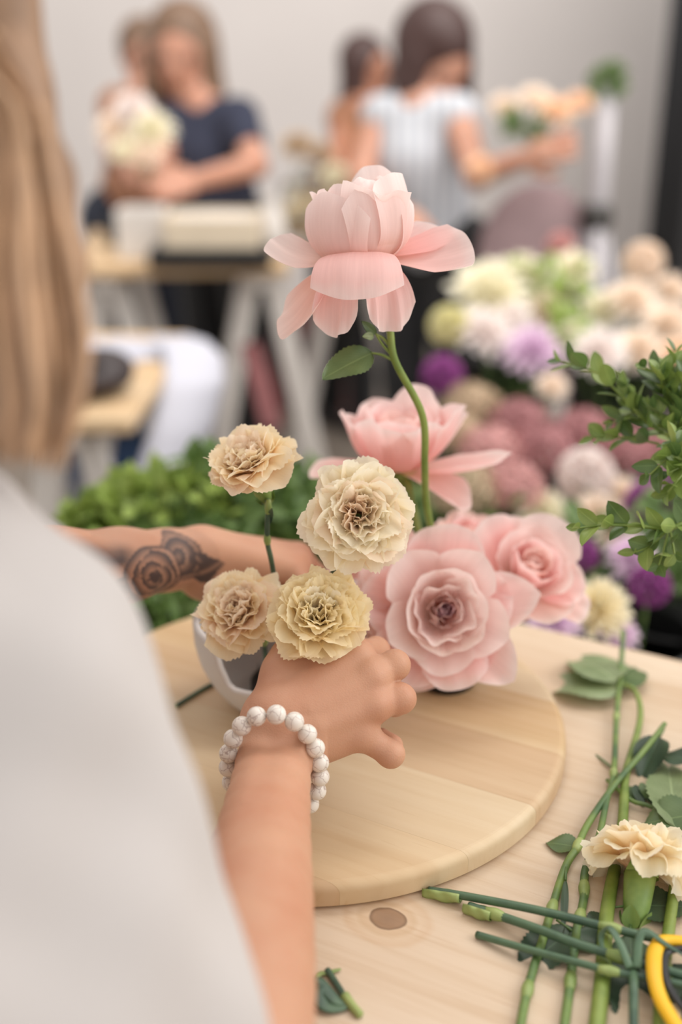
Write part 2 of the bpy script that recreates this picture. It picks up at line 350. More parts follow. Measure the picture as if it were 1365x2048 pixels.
M = {}
M['wall'] = plain('wall_paint', (206, 200, 197), .9, .03, 1.5)
M['floor'] = plain('floor_concrete', (142, 131, 120), .7, .12, 2.5)
M['black'] = plain('black_cloth', (24, 24, 27), .85, .2, 12, sheen=.2)
M['blackplastic'] = plain('black_plastic', (20, 20, 22), .4, .1, 12)
M['table'] = woodmat('pine_tabletop', (226, 196, 164), (214, 176, 138), (236, 210, 180), 60, knots=[], rough=.5)
M['white_cloth'] = plain('white_linen', (193, 187, 184), .95, .03, 8, bump=.3, bscale=900, sheen=.3)
M['paper'] = plain('white_paper', (192, 192, 202), .8, .02, 5)
M['whitewood'] = plain('white_painted_wood', (214, 208, 202), .6, .06, 8)
M['bgwood'] = woodmat('background_pine', (206, 176, 138), (192, 156, 116), (216, 190, 154), 30, rough=.5)
M['skin'] = skinmat('skin', (226, 176, 148))
M['skin2'] = skinmat('background_skin', (190, 142, 120))
M['skin3'] = skinmat('background_tan_skin', (172, 122, 98))
M['ceramic'] = plain('matt_white_ceramic', (219, 216, 214), .55, .02, 8, spec=.4)
M['metal'] = plain('dark_metal', (70, 68, 66), .4, .1, 20, metal=.6)
M['stem'] = stemmat('green_stem', (74, 104, 62), (116, 140, 70))
M['bluestem'] = stemmat('bluish_carnation_stem', (52, 78, 62), (84, 112, 84))
M['rosestem'] = stemmat('rose_stem', (104, 126, 52), (132, 150, 72))
M['node'] = stemmat('pale_green_node', (122, 144, 78), (156, 172, 104))
M['calyx'] = stemmat('green_calyx', (104, 136, 66), (142, 168, 92))
M['leaf'] = leafmat('rose_leaf', (74, 98, 58), (104, 126, 78))
M['dleaf'] = leafmat('dark_rose_leaf', (44, 64, 46), (66, 90, 62))
M['paleleaf'] = leafmat('pale_leaf_underside', (124, 142, 98), (150, 166, 122))
M['box'] = leafmat('boxwood_leaf', (104, 130, 58), (148, 168, 92), .35)
M['boxdark'] = leafmat('boxwood_leaf_dark', (74, 100, 52), (106, 132, 72), .35)
M['bushleaf'] = leafmat('bright_foliage', (122, 148, 66), (170, 188, 98), .5)
M['bushdark'] = leafmat('deep_foliage', (78, 106, 54), (112, 138, 74), .5)
M['yellow'] = plain('yellow_rubber', (240, 186, 28), .45, .06, 20)
M['rose_pale'] = petalmat('pale_blush_petal', [(0, (250, 232, 176)), (.16, (255, 228, 214)), (.5, (255, 230, 224)), (1, (255, 240, 236))], vein=.02)
M['rose_pink'] = petalmat('pink_petal', [(0, (250, 232, 176)), (.14, (254, 214, 204)), (.5, (255, 210, 206)), (.85, (255, 221, 217)), (1, (255, 238, 235))], vein=.025)
M['rose_mid'] = petalmat('salmon_pink_petal', [(0, (244, 170, 136)), (.3, (253, 202, 186)), (.7, (255, 218, 208)), (1, (255, 234, 228))], vein=.025)
M['rose_lilac'] = petalmat('mauve_pink_petal', [(0, (210, 146, 156)), (.4, (230, 184, 192)), (.8, (240, 206, 212)), (1, (248, 224, 226))], vein=.02)
M['carn'] = petalmat('peach_carnation_petal', [(0, (250, 212, 176)), (.35, (255, 230, 194)), (.75, (255, 239, 206)), (1, (255, 246, 220))], .48, .7, .012)
M['carn_cream'] = petalmat('cream_carnation_petal', [(0, (248, 214, 184)), (.3, (253, 236, 206)), (.7, (255, 245, 218)), (1, (255, 250, 232))], .48, .7, .012)
M['carn_in'] = petalmat('pinkish_carnation_petal', [(0, (252, 212, 188)), (.5, (255, 230, 208)), (1, (255, 243, 222))], .48, .7, .012)
M['carn_yel'] = petalmat('yellowish_carnation_petal', [(0, (236, 204, 160)), (.4, (250, 232, 188)), (1, (254, 243, 208))], .48, .7, .012)

# ================================================================ SETTING
g = G(); box(g, (0.3, 2.0, -0.02), (14, 10, 0.04)); tag(g.build('floor', M['floor'], smooth=False), 'grey brown concrete floor between the tables', None, kind='structure')
g = G(); box(g, (0.3, 5.65, 1.6), (14, 0.1, 3.2)); tag(g.build('wall_back', M['wall'], smooth=False), 'plain off-white back wall behind the people', None, kind='structure')
g = G(); box(g, (0.3, 5.59, 0.06), (14, 0.02, 0.12)); tag(g.build('baseboard_back', M['whitewood'], smooth=False), 'white skirting board along the back wall', None, kind='structure')
# black curtain at the right
ct = P(1314, 300, 4.2)
g = G(); n = 90; vv = []; ff = []
for i in range(n + 1):
    x = ct.x + i * 0.022; y = ct.y + 0.03 * math.sin(i * 0.9) + 0.01 * math.sin(i * 2.3)
    for (yy) in (y, y + .012):
        for z in (0.02, 3.0): vv.append((x, yy, z))
for i in range(n):
    a = i * 4; b_ = a + 4
    ff += [(a, b_, b_ + 1, a + 1), (a + 2, a + 3, b_ + 3, b_ + 2), (a + 1, b_ + 1, b_ + 3, a + 3), (a, a + 2, b_ + 2, b_)]
ff += [(0, 1, 3, 2), (n * 4, n * 4 + 2, n * 4 + 3, n * 4 + 1)]
g.add(vv, ff); tag(g.build('curtain', M['black']), 'tall black curtain at the right edge of the room', 'curtain')

# ================================================================ MAIN TABLE AND ROUND BOARD
TZ = 0.932; ROT = math.radians(-28); UX = Vector((math.cos(ROT), math.sin(ROT), 0)); UY = Vector((-math.sin(ROT), math.cos(ROT), 0))
corner = Vector((-0.062, 1.036, 0))
tb = thing('work_table', 'large pale pine work table in front, holding the round board and cut stems', 'table', tuple(corner)); tb.rotation_euler = (0, 0, ROT)
kn = PL(775, 1837, TZ) - corner; kx, ky = kn.dot(UX), kn.dot(UY)
k2 = PL(1185, 1460, TZ) - corner
M['table'] = woodmat('pine_tabletop', (208, 186, 160), (195, 168, 138), (216, 197, 174), 60, knots=[(kx, ky, .0085)], rough=.5, contrast=1.0, seed=1.3)
g = G(); c0 = corner + UX * .75 - UY * .315; box(g, (c0.x, c0.y, TZ - .015), (1.5, .63, .03), R=Matrix.Rotation(ROT, 3, 'Z'), bev=.0025); g.build('tabletop', M['table'], tb, smooth=False)
for lx, ly in ((.08, -.06), (1.42, -.06), (.08, -.57), (1.42, -.57)):
    p_ = corner + UX * lx + UY * ly; g = G(); bar(g, (p_.x, p_.y, .001), (p_.x, p_.y, TZ - .03), .05, .05, up=UX); g.build('leg', M['whitewood'], tb, smooth=False)
g = G(); p_ = corner + UX * .75; a_ = corner + UX * .1 - UY * .06; b_ = corner + UX * 1.4 - UY * .06
bar(g, (a_.x, a_.y, TZ - .07), (b_.x, b_.y, TZ - .07), .022, .07); g.build('apron', M['whitewood'], tb, smooth=False)

BC = Vector((-0.0246, 0.7378, TZ)); BR = 0.1925; BZ = 0.95
bd = thing('round_board', 'round glued-up pale wooden board under the vase on the work table', 'board', tuple(BC)); bd.rotation_euler = (0, 0, ROT)
woods = [woodmat('board_wood_%s' % q[0], q[1], q[2], q[3], 38, rough=.5, contrast=.65, seed=q[4]) for q in (
    ('tan', (203, 172, 136), (188, 153, 113), (212, 186, 152), 3.1), ('light', (216, 194, 160), (204, 178, 141), (223, 205, 175), 7.7),
    ('warm', (206, 177, 137), (191, 157, 115), (215, 190, 154), 5.2), ('mid', (210, 184, 147), (197, 166, 126), (218, 196, 161), 9.4))]
import bmesh
H_ = BZ - TZ; bevp = [(BR - .006 + .006 * math.sin(t), H_ - .006 + .006 * math.cos(t)) for t in [PI / 2 * i / 6 for i in range(7)]]
prof = [(BR - .003, 0)] + [(BR, .003)] + bevp[::-1]
cuts = [-.2, -.0935, -.0286, .0363, .1012, .2]
cuts = [-.2, -.1575, -.0935, -.0286, .0363, .1012, .1655, .2]
for i in range(len(cuts) - 1):
    bm = bmesh.new(); h = G(); lathe(h, (0, 0, 0), prof, 180)
    vs2 = [bm.verts.new(v) for v in h.v]
    for f in h.f: bm.faces.new([vs2[k] for k in f])
    for yy, nn in ((cuts[i] + .00005, (0, -1, 0)), (cuts[i + 1] - .00005, (0, 1, 0))):
        r = bmesh.ops.bisect_plane(bm, geom=bm.verts[:] + bm.edges[:] + bm.faces[:], plane_co=(0, yy, 0), plane_no=nn, clear_outer=True)
        bmesh.ops.holes_fill(bm, edges=[e for e in bm.edges if e.is_boundary], sides=0)
    bmesh.ops.recalc_face_normals(bm, faces=bm.faces[:])
    for e in bm.edges: e.smooth = not (len(e.link_faces) == 2 and e.calc_face_angle() > .6)
    me = bpy.data.meshes.new('plank'); bm.to_mesh(me); bm.free()
    o = link('plank', me, woods[[0, 3, 1, 0, 2, 1, 3][i]], bd, smooth=False)
    for p_ in me.polygons: p_.use_smooth = abs(p_.normal.z) < .98 and abs(p_.normal.y) < .999 and len(p_.vertices) < 12

# ================================================================ VASE
VC = PL(566, 1395, BZ); VC.z = BZ
vz = thing('white_vase', 'small matt white ceramic vase with a wavy cut-out rim on the round board', 'vase', tuple(VC))
def smst(x): x = max(0, min(1, x)); return x * x * (3 - 2 * x)
def rimh(th):
    d = (math.degrees(th) + 108 + 180) % 360 - 180
    notch = 1 - smst((abs(d) - 17) / 13)
    d2 = (math.degrees(th) - 60 + 180) % 360 - 180; n2 = 1 - smst((abs(d2) - 20) / 14)
    lobe = .014 * math.cos(th - .1) * (1 if math.cos(th - .1) > 0 else .2)
    return .073 + lobe - .036 * notch - .03 * n2
def vr(z): return np.interp(z, [0, .004, .012, .025, .04, .055, .07, .085], [.034, .040, .047, .056, .0625, .0655, .066, .064])
g = G(); ns = 96; nz_ = 18; vv = []; ff = []
ring = []
for j in range(ns):
    th = 2 * PI * j / ns; hr = rimh(th); col = []
    for i in range(nz_ + 1): z = hr * i / nz_; col.append((vr(z), z))
    t_ = .0055
    for q in (30, 60, 90, 120, 150): a = math.radians(q); col.append((vr(hr) - t_ / 2 + t_ / 2 * math.cos(a), hr + t_ / 2 * math.sin(a)))
    for i in range(nz_ + 1): z = hr * (1 - i / nz_) + .006 * (i / nz_); col.append((vr(z) - t_, z))
    ring.append([VC + Vector((r_ * math.cos(th), r_ * math.sin(th), z)) for r_, z in col])
m_ = len(ring[0]); vv = [p for rg in ring for p in rg]
for j in range(ns):
    for i in range(m_ - 1): ff.append((j * m_ + i, ((j + 1) % ns) * m_ + i, ((j + 1) % ns) * m_ + i + 1, j * m_ + i + 1))
ff.append(tuple(j * m_ for j in range(ns - 1, -1, -1))); ff.append(tuple(j * m_ + m_ - 1 for j in range(ns)))
g.add(vv, ff); g.build('bowl', M['ceramic'], vz)
kz = thing('pin_frog', 'dark metal pin frog lying inside the white vase', 'flower frog', (VC.x, VC.y, BZ + .0065))
g = G(); lathe(g, (VC.x, VC.y, BZ + .0065), [(.023, 0), (.0245, .002), (.0245, .009), (.0235, .011)], 32); g.build('base', M['metal'], kz)
g = G()
for i in range(9):
    for j in range(9):
        x, y = (i - 4) * .0046, (j - 4) * .0046
        if x * x + y * y < .02 ** 2: lathe(g, (VC.x + x, VC.y + y, BZ + .017), [(.0007, 0), (.0002, .011)], 5)
tag(g.build('pins', M['metal'], kz), None, None, kind='stuff')
CC = PL(893, 1362, BZ)
cup = thing('black_cup', 'small round black cup holding the pink roses on the round board', 'cup', (CC.x, CC.y, BZ))
g = G(); lathe(g, (CC.x, CC.y, BZ), [(.0205, 0), (.0225, .001), (.0235, .006), (.0240, .022), (.0245, .030), (.0240, .031), (.0225, .030), (.0215, .01), (.0200, .006)], 40); g.build('body', M['blackplastic'], cup)
g = G(); lathe(g, (CC.x, CC.y, BZ), [(.0240, .026), (.0252, .0265), (.0254, .031), (.0246, .0325), (.0236, .0318)], 40, closed=True); g.build('rim', M['blackplastic'], cup)

# ================================================================ PETALS, LEAVES, STEMS
def petal_geo(C0, axis, az, L, W, angs, Rc=None, r0=.002, z0=0., rnd=.3, base=.25, ruf=0., rk=6., serr=0., point=0., roll=0., skew=0., nu=11, nv=10, seed=0, frame=None, crumple=0., tw=0.):
    r_ = np.random.default_rng(seed)
    T = np.linspace(0, 1.15, 60); A = np.radians(np.interp(T, np.linspace(0, 1, len(angs)), angs)); dt = T[1] - T[0]
    Rm = r0 + L * np.concatenate([[0], np.cumsum(np.sin(A[:-1]) * dt)]); Zm = z0 + L * np.concatenate([[0], np.cumsum(np.cos(A[:-1]) * dt)])
    u = np.linspace(-1, 1, nu)[:, None]; v = np.linspace(0, 1, nv)[None, :]
    sc = 1 - rnd * np.abs(u) ** 2.6 + point * (1 - np.abs(u)) ** 2
    if serr: sc = sc + serr * (np.abs(((u * nu * .25 + r_.random()) % 1) - .5) * 2 - .5) + serr * 1.3 * np.sin(u * 4 + r_.random() * 6)
    if serr: sc = sc + serr * .5 * (r_.random((nu, 1)) - .5)
    t = np.clip(v * sc, 0, 1.14)
    a = np.radians(np.interp(t, np.linspace(0, 1, len(angs)), angs)); r = np.interp(t, T, Rm); z = np.interp(t, T, Zm)
    wd = W * (base + (1 - base) * np.sin(np.minimum(t * 1.12, 1) * PI / 2) ** .9)
    if Rc is None: lat = u * wd; inw = 0 * lat
    else:
        rc = Rc if not isinstance(Rc, tuple) else np.interp(t, [0, 1], Rc); ph = u * wd / rc; lat = rc * np.sin(ph); inw = rc * (1 - np.cos(ph))
    p1, p2, p3 = r_.random(3) * 6.28
    disp = ruf * t ** 1.6 * (np.sin(rk * u + p1) + .55 * np.sin(rk * 2.1 * u + p2 + t * 2) ) - roll * np.abs(u) ** 3 * t
    if crumple: disp = disp + crumple * np.sin(5 * t + p3 + 3 * u) * t
    inw = inw + disp; lat = lat + skew * t * t * W
    if tw: tr_ = math.radians(tw) * np.clip(t * 1.6, 0, 1); lat, inw = lat * np.cos(tr_) - inw * np.sin(tr_), inw * np.cos(tr_) + lat * np.sin(tr_)
    R_ = r - inw * np.cos(a); Z_ = z + inw * np.sin(a)
    q = frame if frame is not None else Vector((0, 0, 1)).rotation_difference(Vector(axis).normalized()).to_matrix()
    Fm = np.array(q); er = Fm @ np.array([math.cos(az), math.sin(az), 0]); et = Fm @ np.array([-math.sin(az), math.cos(az), 0]); ez = Fm @ np.array([0, 0, 1])
    Pn = np.array(C0)[None, None, :] + R_[..., None] * er + lat[..., None] * et + Z_[..., None] * ez
    V = Pn.reshape(-1, 3); UV = np.stack([np.broadcast_to(u, t.shape) * .5 + .5 + r_.random() * 3, np.broadcast_to(v, t.shape)], -1).reshape(-1, 2)
    F = [(i * nv + j, (i + 1) * nv + j, (i + 1) * nv + j + 1, i * nv + j + 1) for i in range(nu - 1) for j in range(nv - 1)]
    return V, F, UV
def petal(parent, m, *a, name='petal', **k):
    V, F, UV = petal_geo(*a, **k); Mi = np.array(mat_inv(parent)); V = V @ Mi[:3, :3].T + Mi[:3, 3]
    return link(name, mesh(name, V, F, UV), m, parent)
def leaf_geo(base, d, nrm, L, W, curl=.2, fold=.25, serr=.0, nu=9, nv=13, tipw=1.0, wav=.0, seed=0):
    d = Vector(d).normalized(); nrm = Vector(nrm); nrm = (nrm - d * nrm.dot(d)).normalized(); s_ = d.cross(nrm)
    vv = []; uv = []; r_ = random.Random(seed)
    p0 = Vector(base); ang = 0
    mids = []; cur = p0.copy(); n_ = nrm.copy(); dd = d.copy()
    for j in range(nv):
        mids.append((cur.copy(), n_.copy()))
        ang = -curl * 1.6 / (nv - 1); Rm = Matrix.Rotation(ang, 3, s_); 
        cur = cur + dd * (L / (nv - 1)); dd = Rm @ dd; n_ = Rm @ n_
    ph = r_.random() * 6
    for j, (c_, n_) in enumerate(mids):
        t = j / (nv - 1); wd = W * (math.sin(PI * min(1, t ** .8 * 1.0)) ** .75 if 0 < t < 1 else .02)
        if serr and 0 < t < 1: wd *= 1 + serr * (1 if j % 2 else -1)
        for i in range(nu):
            u = -1 + 2 * i / (nu - 1)
            vv.append(c_ + s_ * (u * wd) + n_ * (fold * abs(u) * wd + wav * W * math.sin(7 * t + ph + 2 * u) * abs(u))); uv.append((u, t))
    F = [(j * nu + i, j * nu + i + 1, (j + 1) * nu + i + 1, (j + 1) * nu + i) for j in range(nv - 1) for i in range(nu - 1)]
    return vv, F, uv
def leaf(parent, m, *a, name='leaf', **k):
    g = G(); g.add(*leaf_geo(*a, **k)); return g.build(name, m, parent)
def stem(parent, m, pts, rads, nodes=(), nodem=None, seg=10, name='stem', nr=1.42, cut=None):
    pp, rr = catmull(pts, 8, rads if isinstance(rads, (list, tuple)) else [rads] * len(pts))
    g = G(); tube(g, pp, rr, seg); o = g.build(name, m, parent)
    for t in nodes:
        i = min(len(pp) - 2, max(1, int(t * (len(pp) - 1)))); c_ = pp[i]; ax = (pp[i + 1] - pp[i - 1]).normalized(); r_ = rr[i]
        h = G(); lathe(h, c_ - ax * r_ * 3.2, [(r_ * .9, 0), (r_ * 1.15, r_ * 1.4), (r_ * nr, r_ * 2.9), (r_ * nr * .98, r_ * 3.6), (r_ * 1.2, r_ * 4.6), (r_ * .92, r_ * 5.6)], 10, axis=ax)
        h.build('node', nodem or M['node'], o)
    if cut is not None:
        for end, nx in ((0, 1), (-1, -2)):
            if cut in (end, 'both'):
                ax = (pp[end] - pp[nx]).normalized(); h = G(); lathe(h, pp[end] + ax * .00005, [(rr[end] * .86, 0), (rr[end] * .8, .0003)], 10, axis=ax); h.build('cut_end', M['node'], o)
    return o

# ================================================================ CARNATIONS
def R2(a, b): return a + (b - a) * rng.random()
def carnation_bloom(o, c, axis, R, mats, seed, squash=1.0, dense=1.0, openf=1.0, droop=0):
    """c = base of the petals (top of the calyx)"""
    r_ = np.random.default_rng(seed); k = 0
    # (count, length, half width, start angles, end angles, material index, ruffle, z)
    layers = [(8, 1.02, .62, (40, 78), (88 + droop, 100 + droop), 0, .05, .0), (8, 1.0, .60, (30, 62), (72, 88), 0, .055, .04), (8, .94, .56, (22, 48), (52, 72), 0, .06, .07),
              (8, .84, .48, (14, 36), (36, 55), 0, .075, .10), (8, .76, .40, (8, 24), (20, 40), 1, .09, .13), (6, .70, .34, (2, 14), (4, 22), 1, .10, .16), (4, .62, .28, (-6, 6), (-10, 8), 1, .10, .18)]
    for li, (n, L, W, sa, ea, mi, ruf, z) in enumerate(layers):
        n = max(3, int(n * dense)); ph = r_.random() * 6
        for i in range(n):
            a0 = r_.uniform(*sa) * openf; a1 = r_.uniform(*ea) * openf
            petal(o, mats[mi] if r_.random() < .8 else mats[(mi + 1) % len(mats)], c, axis, ph + 2 * PI * i / n + r_.normal() * .18, R * L * r_.uniform(.9, 1.08), R * W * r_.uniform(.85, 1.12),
                  [a0 * .3, a0, (a0 + a1) / 2, a1, a1 + r_.uniform(-15, 25)], Rc=R * r_.uniform(.45, 1.1), r0=.003, z0=R * z * squash, rnd=r_.uniform(.1, .25), base=.2,
                  ruf=R * ruf * r_.uniform(.6, 1.15), rk=r_.uniform(3.5, 6.5), serr=.045, seed=int(r_.integers(1e6)), nu=27, nv=12, crumple=R * .04)
def carnation(name, label, center, axis, R, pts, mats, seed, openf=1.0, dense=1.0, nodes=(.45,), sleaf=(), group=None, srad=.0018, droop=0, calyx_len=.022):
    axis = Vector(axis).normalized(); c = Vector(center) - axis * R * .42
    base = c - axis * calyx_len
    o = thing(name, label, 'flower', tuple(pts[-1]), group)
    carnation_bloom(o, c, axis, R, mats, seed, openf=openf, dense=dense, droop=droop)
    g = G(); lathe(g, base, [(.0022, -.001), (.0042, .002), (.0058, .008), (.0066, .015), (.0072, .021), (.0062, .0225), (.004, .021)], 20, axis=axis)
    for k in range(5):     # pointed teeth
        th = k * 2 * PI / 5; Q = Vector((0, 0, 1)).rotation_difference(axis).to_matrix(); e = Q @ Vector((math.cos(th), math.sin(th), 0)); t_ = axis.cross(e)
        g.add([base + axis * .019 + e * .0071 + t_ * .0038, base + axis * .019 + e * .0071 - t_ * .0038, base + axis * .027 + e * .0088], [(0, 1, 2)])
    cx = g.build('calyx', M['calyx'], o)
    g = G()
    for k in range(4):
        th = k * PI / 2 + .4; Q = Vector((0, 0, 1)).rotation_difference(axis).to_matrix(); e = Q @ Vector((math.cos(th), math.sin(th), 0))
        g.add(*leaf_geo(base + e * .003 - axis * .001, axis + e * .45, e, .009, .0036, curl=-.1, nu=5, nv=6))
    g.build('bract', M['calyx'], cx)
    stem(o, M['bluestem'], [base] + list(pts), srad, nodes=nodes)
    for (p_, d, L, W, cu) in sleaf: leaf(o, M['bluestem'], p_, d, TOCAM, L, W, curl=cu, fold=.3, nu=5, nv=12)
    return o
mc = [M['carn'], M['carn_in']]
vin = VC + Vector((0, 0, .02))
carnation('carnation', 'peach carnation standing tallest at the left of the vase, in front of the tattooed wrist', P(500, 925, .755), P(500, 925, .755) * 0 + Vector((-.28, -.30, .9)), .0315,
          [P(537, 1010, .762), P(535, 1080, .775), P(548, 1150, .79), vin + Vector((.004, .0, -.002))], mc, 11, openf=1.0, nodes=(.30, .52), droop=8,
          sleaf=[(P(537, 1050, .772), P(553, 985, .75) - P(537, 1050, .772), .022, .0022, -.3)])
carnation('carnation', 'round cream carnation with its face turned to the viewer, beside the lower tall pink rose', P(718, 1030, .735), Vector((.05, -.86, .50)), .0355,
          [P(690, 1120, .775), P(662, 1152, .785), P(600, 1260, .80), vin + Vector((.012, .006, -.002))], [M['carn_cream'], M['carn_in']], 23, dense=1.15, openf=1.02, nodes=(.3,),
          sleaf=[(P(662, 1150, .783), P(690, 1110, .77) - P(662, 1150, .783), .016, .0022, -.2), (P(660, 1155, .783), P(640, 1140, .78) - P(660, 1155, .783), .014, .002, .2)])
carnation('carnation', 'beige pink carnation leaning over the left rim of the white vase', P(478, 1222, .765), Vector((-.30, -.52, .8)), .0305,
          [P(530, 1275, .80), P(530, 1300, .815), vin + Vector((-.010, -.006, -.002))], [M['carn'], M['carn_in'], M['carn']], 37, dense=1.1, openf=1.08, nodes=(.5,), droop=12)
carnation('carnation', 'yellowish cream carnation held right above the hand with the bracelet', P(640, 1228, .733), Vector((.10, -.58, .80)), .0330,
          [P(610, 1300, .775), P(585, 1330, .795), vin + Vector((.006, -.004, -.002))], [M['carn_yel'], M['carn_yel'], M['carn_cream']], 51, dense=1.15, openf=1.02, nodes=(.5,), droop=5)

# ================================================================ ROSES
def rose(name, label, center, axis, pts, layers, extra, seed, srad=.0026, leaves=(), frame_az=0., group=None, twigs=()):
    axis = Vector(axis).normalized(); c = Vector(center); o = thing(name, label, 'flower', tuple(pts[-1]), group); r_ = np.random.default_rng(seed)
    for (n, L, W, angs, Rc, r0, z0, mk, kw) in layers:
        ph = r_.random() * 6
        for i in range(n):
            j = r_.normal() * 3
            petal(o, M[mk], c, axis, ph + 2 * PI * i / n + r_.normal() * .1, L * r_.uniform(.93, 1.07), W * r_.uniform(.92, 1.08), [a + j + r_.normal() * 3 for a in angs], Rc=Rc, r0=r0, z0=z0,
                  seed=int(r_.integers(1e6)), rnd=kw.get('rnd', .3), base=kw.get('base', .4), ruf=kw.get('ruf', .0012), rk=kw.get('rk', 4), roll=kw.get('roll', 0.), point=kw.get('point', 0.03), nu=17, nv=14)
    for (az, L, W, angs, Rc, mk, kw) in extra:
        petal(o, M[mk], c, axis, math.radians(az), L, W, angs, Rc=Rc, r0=kw.get('r0', .006), z0=kw.get('z0', 0.), rnd=kw.get('rnd', .3), base=kw.get('base', .35), ruf=kw.get('ruf', .002), rk=kw.get('rk', 4),
              roll=kw.get('roll', .0), point=kw.get('point', 0), skew=kw.get('skew', 0), tw=kw.get('tw', 0), seed=kw.get('seed', 5), nu=21, nv=18)
    g = G(); lathe(g, c - axis * .010, [(.003, -.002), (.0055, .001), (.0068, .005), (.0066, .009), (.005, .011)], 18, axis=axis); hip = g.build('rose_hip', M['rosestem'], o)
    Q = Vector((0, 0, 1)).rotation_difference(axis).to_matrix()
    for k in range(5):
        th = k * 2 * PI / 5 + .3; e = Q @ Vector((math.cos(th), math.sin(th), 0)); leaf(hip, M['rosestem'], c - axis * .003 + e * .005, e * .8 - axis * .7, axis + e * .5, .024, .0032, curl=.5, nu=5, nv=9, name='sepal')
    stem(o, M['rosestem'], [c - axis * .009] + list(pts), srad, nodes=())
    for (p_, d, nr_, L, W, cu, mk) in leaves: leaf(o, M[mk], p_, d, nr_, L, W, curl=cu, fold=.18, serr=.04, nu=9, nv=25, wav=.12)
    for tw in twigs: stem(o, M['rosestem'], tw, [.0013] + [.001] * (len(tw) - 2) + [.0006], seg=7, name='twig')
    return o
bl = [(4, .034, .014, [8, 4, -12, -22], .012, .001, .010, 'rose_pale', dict(rnd=.35)),
      (4, .046, .021, [28, 18, 0, -20, -30], .020, .002, .008, 'rose_pale', dict(rnd=.3, roll=.001)),
      (5, .058, .028, [60, 40, 10, -16, -34], .028, .003, .004, 'rose_pale', dict(rnd=.2, roll=.002, ruf=.002)),
      (5, .068, .034, [82, 56, 16, -16, -34], .038, .004, 0, 'rose_pale', dict(rnd=.2, roll=.003, ruf=.0024))]
cupin = CC + Vector((0, 0, .012))
TR = P(722, 534, .762)
rose('garden_rose', 'tallest pale pink garden rose with drooping outer petals, high above the vase', TR, Vector((-.04, .12, 1)), [P(775, 640, .765), P(790, 720, .77), P(845, 830, .79), P(850, 930, .81), P(853, 1000, .83), P(872, 1110, .85), P(890, 1230, .87), cupin + Vector((0, .004, 0))],
     bl,
     [(-94, .068, .030, [56, 80, 108, 148, 184], .16, 'rose_pink', dict(roll=.012, z0=.004, seed=2, rnd=.14, base=.45, ruf=.0015)),
      (-62, .060, .021, [80, 118, 152, 178, 184], .026, 'rose_pink', dict(roll=.003, z0=.001, seed=9, ruf=.003, rk=7)),
      (-118, .060, .019, [84, 124, 152, 172, 160], .024, 'rose_pink', dict(roll=.002, z0=.001, seed=4, ruf=.003, rk=6)),
      (-155, .062, .018, [92, 122, 140, 138, 120], .022, 'rose_mid', dict(z0=.0, seed=6, ruf=.003, tw=-20, point=.16)),
      (-8, .070, .025, [86, 94, 90, 80, 70], .030, 'rose_pink', dict(z0=.004, seed=3, rnd=.2, base=.5, tw=42)),
      (20, .064, .024, [82, 84, 78, 66, 58], .030, 'rose_pink', dict(z0=.004, seed=8, rnd=.22, tw=20)),
      (186, .060, .019, [86, 92, 82, 62, 44], .020, 'rose_pale', dict(z0=.004, seed=12, rnd=.2, base=.5, tw=-38)),
      (95, .060, .030, [70, 95, 120, 140, 150], .040, 'rose_pink', dict(seed=13)),
      (-66, .055, .024, [78, 50, 14, 6, 60], .044, 'rose_pale', dict(z0=.006, r0=.006, seed=14, roll=-.002, rnd=.08, tw=-14)),
      (-30, .072, .027, [84, 56, 10, -14, -22], .040, 'rose_pale', dict(z0=.004, r0=.006, seed=15, roll=.003, rnd=.12)),
      (-122, .056, .020, [84, 56, 8, -16, -26], .026, 'rose_pale', dict(z0=.004, r0=.006, seed=16, roll=.003, rnd=.3, tw=14)),
      (-150, .062, .021, [86, 58, 8, -10, -4], .030, 'rose_pale', dict(z0=.004, r0=.006, seed=19, roll=.003, rnd=.25)),
      (172, .060, .022, [86, 56, 6, -4, 24], .036, 'rose_pale', dict(z0=.004, r0=.006, seed=17, roll=.004)),
      (60, .074, .026, [70, 46, 4, -14, -20], .036, 'rose_pale', dict(z0=.004, r0=.006, seed=18, roll=.003))], 3,
     leaves=[(P(745, 706, .768), P(625, 760, .745) - P(745, 706, .768), Vector((.1, -.55, .8)), .042, .0120, .12, 'leaf'), (P(752, 668, .765), P(716, 634, .755) - P(752, 668, .765), TOCAM, .014, .0032, .1, 'leaf'), (P(748, 672, .765), P(720, 672, .755) - P(748, 672, .765), TOCAM, .010, .0028, .2, 'paleleaf')],
     twigs=[[P(789, 722, .77), P(765, 710, .769), P(743, 706, .768)], [P(787, 712, .77), P(766, 690, .767), P(748, 660, .765)], [P(778, 690, .768), P(766, 676, .767), P(752, 668, .765)]])
bl2 = [(4, .034, .013, [10, 4, -8, -14], .011, .001, .004, 'rose_mid', dict(rnd=.35)), (5, .045, .02, [30, 22, 6, -6], .018, .002, .002, 'rose_mid', dict(rnd=.3)),
       (5, .056, .028, [62, 42, 18, 4, 10], .028, .003, 0, 'rose_pink', dict(rnd=.25, roll=.003, point=.06)), (6, .064, .033, [74, 56, 34, 14, 22], .038, .004, 0, 'rose_pink', dict(rnd=.25, roll=.003, point=.08, ruf=.003))]
